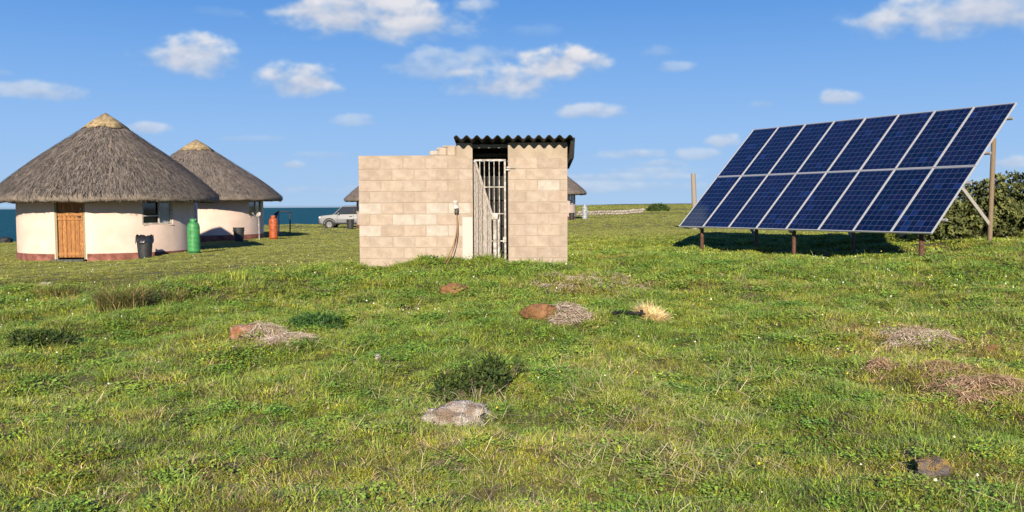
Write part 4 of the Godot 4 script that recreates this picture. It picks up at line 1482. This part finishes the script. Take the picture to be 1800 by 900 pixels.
# a shrub: crooked stems with sprigs of leaves massed on clumps
func shrub(called: String, label: String, category: String, where: Vector3, lobes: Array, sprigs: int, leaf: ArrayMesh, scale: float, dark: Color, light: Color, seed_value: int, stems := 7, group := "") -> Node3D:
	var root := thing(called, label, category, where, 0.0, group)
	rng.seed = seed_value
	for k in stems:
		var l: Array = lobes[k % lobes.size()]
		var tip: Vector3 = l[0] + Vector3(rng.randf_range(-0.5, 0.5), rng.randf_range(-0.2, 0.4), rng.randf_range(-0.5, 0.5)) * l[1]
		var foot := Vector3(tip.x * 0.35, -0.1, tip.z * 0.35)
		var r0: float = 0.012 + 0.02 * l[1].y
		obj("stem", tube_mesh([foot, foot.lerp(tip, 0.35) + Vector3(rng.randf_range(-0.1, 0.1), 0.03, rng.randf_range(-0.1, 0.1)) * l[1].y, foot.lerp(tip, 0.7) + Vector3(rng.randf_range(-0.1, 0.1), 0.02, rng.randf_range(-0.1, 0.1)) * l[1].y, tip], [r0, r0 * 0.8, r0 * 0.55, r0 * 0.2], 6), M.bark, root)
	var buf := PackedFloat32Array()
	var fn := FastNoiseLite.new()
	fn.seed = seed_value
	fn.frequency = 1.9 / maxf(lobes[0][1].y, 0.1)
	var total := 0.0
	for l in lobes:
		total += l[1].x * l[1].y * l[1].z
	for l in lobes:
		var count := int(sprigs * l[1].x * l[1].y * l[1].z / total)
		for q in count:
			var d := Vector3(rng.randfn(), rng.randfn(), rng.randfn()).normalized()
			var rad := pow(rng.randf(), 0.4)
			var p: Vector3 = l[0] + d * rad * l[1]
			var dens := fn.get_noise_3dv(p)
			if dens < 0.0 and rng.randf() < 0.9:
				continue
			p += d * dens * 0.55 * l[1].y
			if p.y + where.y < height(p.x + where.x, p.z + where.z) - 0.02:
				continue
			var up := (d + Vector3.UP * 0.5 + Vector3(rng.randf_range(-0.5, 0.5), rng.randf_range(-0.5, 0.5), rng.randf_range(-0.5, 0.5))).normalized()
			var sd := up.cross(Vector3(0.3, 0.2, 1.0)).normalized()
			var b := Basis(sd, up, sd.cross(up)) * Basis(Vector3.UP, rng.randf() * TAU)
			b = b.scaled(Vector3.ONE * scale * rng.randf_range(0.7, 1.3))
			put(buf, b, p, dark.lerp(light, rng.randf()) * rng.randf_range(0.8, 1.2))
	many("foliage", leaf, M.leaf, buf, root)
	return root

func straw_pile(label: String, px: float, py: float, rx: float, rz: float, high: float, count: int, c0: Color, c1: Color, seed_value: int, long := 1.0) -> void:
	var p := on_ground(px, py)
	rng.seed = seed_value
	var st := new_st()
	var v := PackedVector3Array()
	var n := PackedVector3Array()
	var c := PackedColorArray()
	for q in int(count * 1.6):
		var a := rng.randf() * TAU
		var r := sqrt(rng.randf()) * (1.0 + 0.5 * noise_b.get_noise_2d(cos(a) * 1.2 + px, sin(a) * 1.2 + py))
		var x := cos(a) * r * rx * 1.25
		var z := sin(a) * r * rz * 1.25
		var y := height(p.x + x, p.z + z) - p.y + rng.randf() * high * maxf(0.0, 1.0 - r * r) + 0.01
		var yaw := rng.randf() * TAU
		var d := Vector3(cos(yaw), rng.randf_range(-0.25, 0.3), sin(yaw)).normalized()
		var l := rng.randf_range(0.04, 0.13) * long
		var s := d.cross(Vector3(rng.randf_range(-0.5, 0.5), 1, rng.randf_range(-0.5, 0.5))).normalized() * rng.randf_range(0.0012, 0.0032)
		var m := Vector3(x, y, z) + Vector3(0, rng.randf_range(0.0, 0.03) * long, 0)
		var e0 := Vector3(x, y, z) - d * l
		var e1 := Vector3(x, y, z) + d * l
		if noise_b.get_noise_2d((p.x + x) * 3.0, (p.z + z) * 3.0) < 0.0:
			continue
		var col := c0.lerp(c1, rng.randf()) * rng.randf_range(0.6, 1.2)
		for t in [e0 - s, e0 + s, m + s, e0 - s, m + s, m - s, m - s, m + s, e1, e1, m - s, m + s]:
			v.append(t)
			n.append(Vector3(0, 0.9, 0.4).normalized())
			c.append(col)
	var o := obj("dry_grass_heap", arrays(v, n, c), M.straw)
	o.position = p
	tag(o, label, "dry grass", "heaps of dry grass", "thing")

func build_near() -> void:
	var grey := rock_material(Color(0.60, 0.53, 0.47), Color(0.82, 0.80, 0.78), 91)
	var brown := rock_material(Color(0.56, 0.40, 0.26), Color(0.70, 0.53, 0.37), 92)
	var pink := rock_material(Color(0.66, 0.45, 0.33), Color(0.80, 0.68, 0.60), 93)
	var slate := rock_material(Color(0.42, 0.40, 0.42), Color(0.66, 0.55, 0.30), 94)
	rock("long grey and pinkish rock in the grass before the small dark shrub", 805, 742, 112, 0.19, grey, 201, 0.15, 0.28)
	rock("rounded brown rock next to a heap of dry grass and a straw tuft", 948, 556, 60, 0.22, brown, 202, 0.0, 0.35)
	rock("rounded orange brown rock with a pale face beside spread dry grass", 430, 592, 52, 0.20, pink, 203, 0.4, 0.35)
	rock("flat brown rock sunk in grass just below the shed gate", 797, 518, 48, 0.2, brown, 204, 0.2, 0.35)
	rock("dark slate coloured rock with yellow lichen sunk in the turf", 1640, 840, 66, 0.12, slate, 205, 0.3, 0.25)
	rock("half buried grey rock by the grass tussock", 80, 506, 22, 0.16, grey, 206, 0.3, 0.3)
	rock("small pale stone lying alone in green grass", 664, 632, 10, 0.05, grey, 207, 0.3, 0.2)
	rock("ochre stone beside matted brown grass", 1742, 622, 34, 0.10, brown, 208, 0.3, 0.35)
	var tan0 := Color(0.52, 0.41, 0.31)
	var tan1 := Color(0.74, 0.64, 0.52)
	var red0 := Color(0.40, 0.25, 0.15)
	var red1 := Color(0.62, 0.46, 0.30)
	straw_pile("greyish heap of dry cut grass beside the rounded brown rock", 998, 556, 0.20, 0.24, 0.13, 2300, tan0, tan1, 401)
	straw_pile("pinkish heap of dry grass behind the orange brown rock", 462, 584, 0.20, 0.26, 0.09, 1900, tan0, tan1, 402)
	straw_pile("thin litter of dry grass spread beyond the orange brown rock", 500, 602, 0.34, 0.26, 0.06, 1800, tan0, tan1, 403)
	straw_pile("flattened brown grass mat with loose stalks on the slope below the panels", 1610, 598, 0.34, 0.26, 0.06, 2200, tan0, tan1, 404, 1.3)
	straw_pile("reddish brown tangle of dead grass beside the ochre stone", 1705, 690, 0.26, 0.28, 0.06, 1900, red0, red1, 405, 1.2)
	straw_pile("reddish dead grass patch below the flattened mat", 1648, 655, 0.18, 0.14, 0.05, 700, red0, red1, 406)
	straw_pile("small reddish wisp of dead grass", 1545, 650, 0.08, 0.16, 0.08, 350, red0, red1, 407)
	straw_pile("dry grey grass patch between shed and solar panels", 1080, 500, 0.5, 0.5, 0.05, 1800, tan0, tan1, 408)
	straw_pile("faded dry grass streak in front of the shed", 985, 502, 0.4, 0.4, 0.05, 1200, tan0, tan1, 409)
	# straw coloured tuft with charred sticks
	var sp := on_ground(1138, 564)
	var tm := tuft_mesh(700, 1100, 0.15, 0.12, 0.27, 0.006, 0.75, 1.0, Color(0.6, 0.45, 0.18), Color(0.85, 0.66, 0.32))
	var to := obj("straw_tuft", tm, M.straw)
	to.position = sp + Vector3(0.04, 0, 0)
	to.rotation = Vector3(0.25, 0.2, -0.3)
	tag(to, "bright yellow straw tuft slumped beside charred sticks", "straw")
	rng.seed = 88
	for k in 9:
		var q := on_ground(1076 + k * 6.5, 558 + (k % 3) * 4)
		var a := rng.randf_range(-1.6, 1.6)
		var d := Vector3(cos(a), rng.randf_range(-0.1, 0.35), sin(a)) * rng.randf_range(0.04, 0.10)
		var s := obj("charred_stick", tube_mesh([-d, Vector3(0, 0.012, 0), d], [0.010, 0.022, 0.008], 6), M.charcoal)
		s.position = q + Vector3(0, 0.03 + 0.03 * (k % 3), 0)
		tag(s, "charred black stick lying beside the yellow straw tuft", "stick", "charred sticks")
	# small dark shrub above the long rock
	var leaf := leaf_mesh(0.034, 0.012)
	var p := on_ground(835, 702)
	var low := shrub("low_shrub", "small dark green shrub with bare grey twigs above the long rock", "shrub", p, [[Vector3(0.14, 0.15, -0.02), Vector3(0.10, 0.16, 0.10)], [Vector3(-0.24, 0.08, 0.05), Vector3(0.09, 0.09, 0.09)], [Vector3(-0.12, 0.09, 0.02), Vector3(0.08, 0.08, 0.07)], [Vector3(0.0, 0.17, -0.10), Vector3(0.10, 0.07, 0.08)], [Vector3(0.36, 0.24, -0.18), Vector3(0.05, 0.04, 0.05)]], 900, leaf, 1.0, Color(0.022, 0.046, 0.012), Color(0.075, 0.105, 0.024), 801, 14)
	for q in 8:
		var a := rng.randf_range(-0.6, 0.6)
		obj("twig", tube_mesh([Vector3(0.02 + a * 0.25, 0.0, 0.08), Vector3(0.02 + a * 0.3, 0.05, 0.10), Vector3(0.02 + a * 0.5, 0.11 + 0.03 * a, 0.10)], [0.004, 0.004, 0.002], 5), M.pale_wood, low)
	p = on_ground(55, 612)
	shrub("low_shrub", "dark weeds added for the shade of the hollow below the grass tussocks", "shrub", p, [[Vector3(0.0, 0.06, 0), Vector3(0.22, 0.10, 0.16)], [Vector3(0.25, 0.06, -0.1), Vector3(0.16, 0.09, 0.15)]], 700, leaf, 1.1, Color(0.022, 0.046, 0.012), Color(0.075, 0.105, 0.024), 806, 4)  # added dark leaves stand in for the shade in this hollow
	p = on_ground(560, 580)
	shrub("low_shrub", "flat patch of dark green leaves next to the thin litter of dry grass", "shrub", p, [[Vector3(0.0, 0.05, 0), Vector3(0.28, 0.08, 0.2)], [Vector3(-0.2, 0.04, 0.1), Vector3(0.16, 0.07, 0.15)]], 900, leaf, 1.1, Color(0.03, 0.085, 0.02), Color(0.06, 0.13, 0.03), 802, 4)
	# tussocks
	for q in [["tall olive grass tussock on the slope below the orange door", 216, 548, 0.30, 1100, 0.62], ["short ragged grass tussock beside the tall one", 305, 528, 0.16, 260, 0.28], ["low grass tussock near the half buried grey rock", 95, 520, 0.35, 500, 0.24]]:
		var b := on_ground(q[1], q[2])
		var o := obj("grass_tussock", tuft_mesh(int(q[1]), q[4], q[3], q[5] * 0.35, q[5], 0.007, 0.45, 0.3, Color(0.10, 0.12, 0.032), Color(0.32, 0.25, 0.11)), M.leaf)
		o.position = b
		tag(o, q[0], "grass tussock", "grass tussocks")
	# coastal thicket behind the panels
	var big := leaf_mesh(0.10, 0.042)
	var bp := at(1735, 415, 25.0)
	bp.y = height(bp.x, bp.z)
	shrub("coastal_bush", "dense dark green coastal bush growing behind the end of the solar panels", "bush", bp, [
		[Vector3(-1.2, 0.55, 0.3), Vector3(0.8, 0.62, 0.7)], [Vector3(-0.3, 0.75, 0.0), Vector3(0.8, 0.80, 0.8)], [Vector3(0.7, 0.85, 0.2), Vector3(0.85, 0.85, 0.8)], [Vector3(1.7, 0.8, 0.0), Vector3(0.9, 0.8, 0.8)], [Vector3(2.7, 0.75, 0.3), Vector3(0.9, 0.75, 0.8)], [Vector3(0.45, 1.60, 0.0), Vector3(0.35, 0.28, 0.3)], [Vector3(-0.2, 1.5, 0.0), Vector3(0.22, 0.14, 0.2)], [Vector3(1.1, 1.45, 0.2), Vector3(0.4, 0.25, 0.4)]], 10500, big, 1.0, Color(0.036, 0.052, 0.016), Color(0.16, 0.175, 0.055), 803, 40)
	var fp := at(1157, 370, 92.0)
	fp.y = height(fp.x, fp.z)
	shrub("field_bush", "low round dark bush on the skyline of the far field", "bush", fp, [[Vector3(0, 0.25, 0), Vector3(0.85, 0.45, 0.6)], [Vector3(0.55, 0.15, 0), Vector3(0.5, 0.35, 0.5)], [Vector3(-0.6, 0.12, 0), Vector3(0.5, 0.3, 0.5)]], 2600, big, 1.3, Color(0.03, 0.06, 0.015), Color(0.07, 0.11, 0.028), 804, 4)

func build_flowers() -> void:
	rng.seed = 900
	var st := new_st()
	for k in 8:
		var a := TAU * k / 8.0
		var b := TAU * (k + 1) / 8.0
		tri(st, Vector3(0, 0.012, 0), hut_dir(a) * 0.008, hut_dir(b) * 0.008, Vector3.UP)
		tri(st, Vector3(0, -0.008, 0), hut_dir(a) * 0.008, hut_dir(b) * 0.008, Vector3.DOWN)
	var head := done(st)
	var white := PackedFloat32Array()
	var yellow := PackedFloat32Array()
	for q in 800:
		var z := -4.0 - 24.0 * pow(rng.randf(), 0.8)
		var x := rng.randf_range(-1.0, 1.0) * (-z * 0.6 + 1.0)
		if blocked(x, z) or noise_c.get_noise_2d(x * 1.7 + 90.0, z * 1.7) < -0.05:
			continue
		var s := rng.randf_range(0.6, 1.3) * (1.0 if z > -12.0 else 1.5)
		var b := Basis(Vector3.RIGHT, rng.randf_range(-0.6, 0.9)).scaled(Vector3.ONE * s)
		var p := Vector3(x, height(x, z) + rng.randf_range(0.06, 0.13), z)
		if rng.randf() < 0.72:
			put(white, b, p, Color(0.70, 0.70, 0.58) * rng.randf_range(0.8, 1.1))
		else:
			put(yellow, b, p, Color(0.70, 0.52, 0.06) * rng.randf_range(0.8, 1.1))
	tag(many("clover_flowers", head, M.straw, white), "tiny white clover heads dotted through the grass", "flowers", "flowers in the grass")
	tag(many("yellow_flowers", head, M.straw, yellow), "tiny yellow flower heads dotted through the grass", "flowers", "flowers in the grass")
	# long loose stalks lying over the turf
	var sm := tuft_mesh(950, 3, 0.03, 0.35, 0.60, 0.0055, 0.9, 1.0, Color(0.5, 0.4, 0.2), Color(0.64, 0.55, 0.30))
	var buf := PackedFloat32Array()
	for q in 760:
		var z := -4.2 - 9.0 * rng.randf()
		var x := rng.randf_range(-1.0, 1.0) * (-z * 0.6 + 0.5)
		if q < 220:
			var c := on_ground(rng.randf_range(980, 1330), rng.randf_range(640, 880))
			x = c.x
			z = c.z
		elif q < 300:
			var c := on_ground(rng.randf_range(620, 900), rng.randf_range(700, 890))
			x = c.x
			z = c.z
		if blocked(x, z):
			continue
		var s := rng.randf_range(0.35, 1.0)
		put(buf, Basis(Vector3.UP, rng.randf() * TAU).scaled(Vector3(s, s * rng.randf_range(0.35, 0.9), s)), Vector3(x, height(x, z) + 0.07, z), Color(1, 1, 1) * rng.randf_range(0.6, 1.15))
	tag(many("dry_stalks", sm, M.straw, buf), "long pale dry stalks bent over the near grass", "grass", "grass of the headland")

# ---------------------------------------------------------------- sky
const SKY_W := 4096
const SKY_H := 2048

func sky_color(el: float) -> Color:    # degrees above the horizon, sRGB
	var stops := [[-90.0, Color8(120, 130, 140)], [-0.5, Color8(176, 205, 235)], [0.0, Color8(172, 203, 236)], [2.0, Color8(163, 199, 239)], [4.5, Color8(150, 192, 241)], [7.5, Color8(131, 179, 237)], [10.5, Color8(111, 165, 231)], [13.5, Color8(90, 149, 223)], [22.0, Color8(52, 112, 198)], [45.0, Color8(38, 88, 170)], [90.0, Color8(30, 72, 148)]]
	for k in stops.size() - 1:
		if el <= stops[k + 1][0]:
			return stops[k][1].lerp(stops[k + 1][1], (el - stops[k][0]) / (stops[k + 1][0] - stops[k][0]))
	return stops[-1][1]

func cloud(im: Image, az: float, el: float, ra: float, re: float, strength: float, fn: FastNoiseLite) -> void:
	# angles in degrees: centre, half width, half height
	var ppd := SKY_W / 360.0
	var x0 := int((az - ra * 1.5) * ppd)
	var x1 := int((az + ra * 1.5) * ppd)
	var y0 := int((90.0 - el - re * 1.7) * ppd)
	var y1 := int((90.0 - el + re * 1.5) * ppd)
	var off := az * 3.1 + el * 7.7
	for y in range(maxi(y0, 0), mini(y1, SKY_H / 2 - 2)):
		for x in range(x0, x1):
			var nx := (x / ppd - az) / ra
			var ny := ((90.0 - y / ppd) - el) / re      # up positive
			var fx := x / ppd * 6.0 + off
			var fy := y / ppd * 11.0
			var f := fn.get_noise_2d(fx, fy)
			var by := ny * 1.35 if ny < 0.0 else ny * 0.9
			var d := 1.0 - (nx * nx + by * by) + f * 1.0 + 0.05
			if d <= -0.05:
				continue
			var a: float = smoothstep(-0.05, lerpf(1.5, 0.75, clampf(ny * 0.8 + 0.35, 0.0, 1.0)), d) * strength
			var f2 := fn.get_noise_2d(fx * 1.9 + 500.0, fy * 1.9)
			var lit := clampf(0.50 + ny * 0.45 + f * 0.5 + f2 * 0.45, 0.0, 1.0)
			var c := Color8(176, 188, 212).lerp(Color8(234, 232, 236), lit)
			var px := posmod(x, SKY_W)
			im.set_pixel(px, y, im.get_pixel(px, y).lerp(c, a))

func make_sky() -> Sky:
	var im := Image.create(SKY_W, SKY_H, false, Image.FORMAT_RGB8)
	for y in SKY_H:
		im.fill_rect(Rect2i(0, y, SKY_W, 1), sky_color(90.0 - (y + 0.5) * 180.0 / SKY_H))
	var fn := FastNoiseLite.new()
	fn.seed = 2024
	fn.frequency = 0.045
	fn.fractal_octaves = 5
	fn.fractal_gain = 0.6
	# clouds where the photograph shows them: pixel, half width, half height, strength
	var seen := [[655, 36, 190, 50, 0.95], [590, 20, 110, 36, 0.6], [740, 56, 90, 26, 0.6], [338, 104, 92, 38, 0.9], [518, 146, 84, 34, 0.9], [80, 162, 100, 18, 0.62],
		[990, 115, 84, 34, 0.98], [885, 148, 115, 34, 0.85], [765, 118, 85, 30, 0.5], [860, 98, 60, 20, 0.45], [1035, 197, 85, 15, 0.65], [625, 213, 48, 13, 0.42],
		[1690, 30, 170, 50, 0.85], [1545, 38, 48, 15, 0.5], [1770, 20, 90, 30, 0.5], [1476, 172, 40, 14, 0.7], [1336, 184, 30, 10, 0.45], [1185, 118, 36, 11, 0.42], [1165, 90, 36, 13, 0.28],
		[1270, 249, 36, 15, 0.6], [1120, 271, 66, 10, 0.5], [1160, 288, 56, 9, 0.55], [1225, 272, 52, 12, 0.45], [260, 226, 42, 11, 0.6], [515, 290, 24, 9, 0.5], [560, 272, 70, 7, 0.25],
		[835, 10, 46, 13, 0.45], [1780, 288, 46, 13, 0.55], [440, 243, 60, 7, 0.25], [1050, 330, 260, 12, 0.40], [1100, 312, 150, 9, 0.40], [1150, 300, 90, 8, 0.4], [4, 127, 16, 7, 0.4], [940, 55, 60, 12, 0.15], [380, 20, 60, 10, 0.12], [620, 335, 260, 10, 0.2], [1760, 320, 120, 10, 0.3]]
	for s in seen:
		var d := ray(s[0], s[1]).normalized()
		cloud(im, rad_to_deg(atan2(d.x, -d.z)), rad_to_deg(asin(d.y)), rad_to_deg(s[2] / F), rad_to_deg(s[3] / F), s[4], fn)
	# the same kind of sky goes on all round
	rng.seed = 61
	for q in 46:
		var az := 33.0 + 294.0 * rng.randf()
		var el := 1.5 + 34.0 * pow(rng.randf(), 1.5)
		var ra := rng.randf_range(1.2, 4.6) * (0.6 + el / 20.0)
		cloud(im, az, el, ra, ra * rng.randf_range(0.22, 0.4), rng.randf_range(0.4, 0.85), fn)
	for q in 12:
		cloud(im, -33.0 + 66.0 * rng.randf(), 15.5 + 25.0 * rng.randf(), rng.randf_range(3.0, 7.0), rng.randf_range(1.0, 2.0), rng.randf_range(0.4, 0.8), fn)
	var pm := PanoramaSkyMaterial.new()
	pm.panorama = tex(im)
	var s := Sky.new()
	s.sky_material = pm
	return s

# ---------------------------------------------------------------- the whole scene
func _ready() -> void:
	noise_a.seed = 7
	noise_a.frequency = 0.55
	noise_b.seed = 9
	noise_b.frequency = 1.7
	noise_c.seed = 12
	noise_c.frequency = 0.16
	noise_c.fractal_octaves = 3
	var cam := Camera3D.new()
	cam.name = "camera"
	cam.fov = rad_to_deg(2.0 * atan(450.0 / F))
	cam.near = 0.1
	cam.far = 40000.0
	add_child(cam)
	cam.transform = Transform3D(cam_basis, EYE)
	cam.current = true
	var env := Environment.new()
	env.background_mode = Environment.BG_SKY
	env.sky = make_sky()
	env.tonemap_mode = Environment.TONE_MAPPER_LINEAR
	env.tonemap_exposure = 1.65
	env.background_energy_multiplier = 0.61
	env.sdfgi_enabled = true
	env.ssao_enabled = true
	env.ssil_enabled = true
	var we := WorldEnvironment.new()
	we.name = "environment"
	we.environment = env
	add_child(we)
	# low sun almost behind the photographer: 21 degrees high, shadows run away from him
	var sun := DirectionalLight3D.new()
	sun.name = "sun"
	sun.light_color = Color(1.0, 0.94, 0.85)
	sun.light_energy = 1.6
	sun.light_angular_distance = 0.5
	sun.shadow_enabled = true
	add_child(sun)
	sun.look_at_from_position(Vector3.ZERO, Vector3(0.04, -0.385, -1.0), Vector3.UP)
	make_materials()
	M.panel_glass = mat(0.02, 0.03, 0.05, 0.03)
	M.panel_glass.transparency = BaseMaterial3D.TRANSPARENCY_ALPHA
	M.panel_glass.albedo_color = Color(0.1, 0.12, 0.2, 0.02)
	M.galvanised = textured(mat(0.32, 0.33, 0.34, 0.5, 0.4), M.grain, 3.0)
	M.white_wood = textured(mat(0.44, 0.42, 0.38, 0.75), M.grain, 3.0)
	M.dark_wood = textured(mat(0.05, 0.05, 0.06, 0.8), M.grain, 3.0)
	M.pale_wood = textured(mat(0.36, 0.31, 0.25, 0.9), M.grain, 3.0)
	M.navy_cloth = mat(0.012, 0.04, 0.07, 0.9)
	M.lamp_glass = mat(0.7, 0.72, 0.75, 0.1)
	M.clean_white = mat(0.43, 0.40, 0.36, 0.8)
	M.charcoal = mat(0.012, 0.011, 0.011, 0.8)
	make_land()
	var mo := [[950, 556, 0.9, 0.12], [450, 592, 1.0, 0.12], [797, 516, 0.8, 0.08], [850, 480, 0.6, 0.10], [215, 545, 1.1, 0.12], [60, 520, 1.2, 0.14], [30, 575, 1.0, -0.15], [200, 600, 1.3, -0.16], [600, 495, 0.8, 0.08], [955, 476, 0.5, 0.10], [705, 480, 0.5, 0.14], [765, 476, 0.8, 0.20], [870, 476, 0.6, 0.10], [955, 468, 0.75, 0.24], [640, 492, 0.4, -0.04], [1640, 600, 1.0, 0.10], [1700, 700, 0.9, 0.08], [470, 502, 1.6, 0.22], [60, 610, 1.2, 0.14], [200, 578, 1.3, 0.20], [330, 538, 1.3, 0.24], [590, 486, 0.9, 0.14], [130, 495, 2.6, -0.25], [330, 490, 2.4, -0.25], [460, 477, 2.0, -0.2]]
	var spots := []
	for m in mo:
		var p := on_ground(m[0], m[1])
		spots.append({"x": p.x, "z": p.z, "r": m[2], "h": m[3]})
	mounds = spots
	for s in [[470, 590, 0.7, 0.7, 0.7], [1000, 556, 0.5, 0.5, 0.6], [1080, 500, 0.9, 0.8, 0.6], [985, 505, 0.7, 0.7, 0.5], [1610, 600, 0.9, 0.7, 0.9], [1690, 680, 0.9, 0.8, 0.9], [1640, 840, 0.6, 0.5, 0.6], [1060, 650, 0.9, 1.0, 0.35], [1130, 760, 0.8, 0.8, 0.3], [850, 790, 0.6, 0.4, 0.4], [60, 880, 0.6, 0.4, 0.5], [470, 860, 0.7, 0.5, 0.5], [1560, 800, 0.8, 0.8, 0.4], [1740, 430, 1.0, 1.0, 0.7], [1500, 457, 1.6, 0.7, 0.5], [690, 760, 0.7, 0.6, 0.3], [340, 640, 0.5, 0.6, 0.3]]:
		var p := on_ground(s[0], s[1])
		dry_spots.append([p.x, p.z, s[2], s[3], s[4]])
	build_ground()
	build_sea()
	build_huts()
	build_shed()
	build_array()
	build_yard()
	build_car()
	build_near()
	build_grass()
	build_flowers()
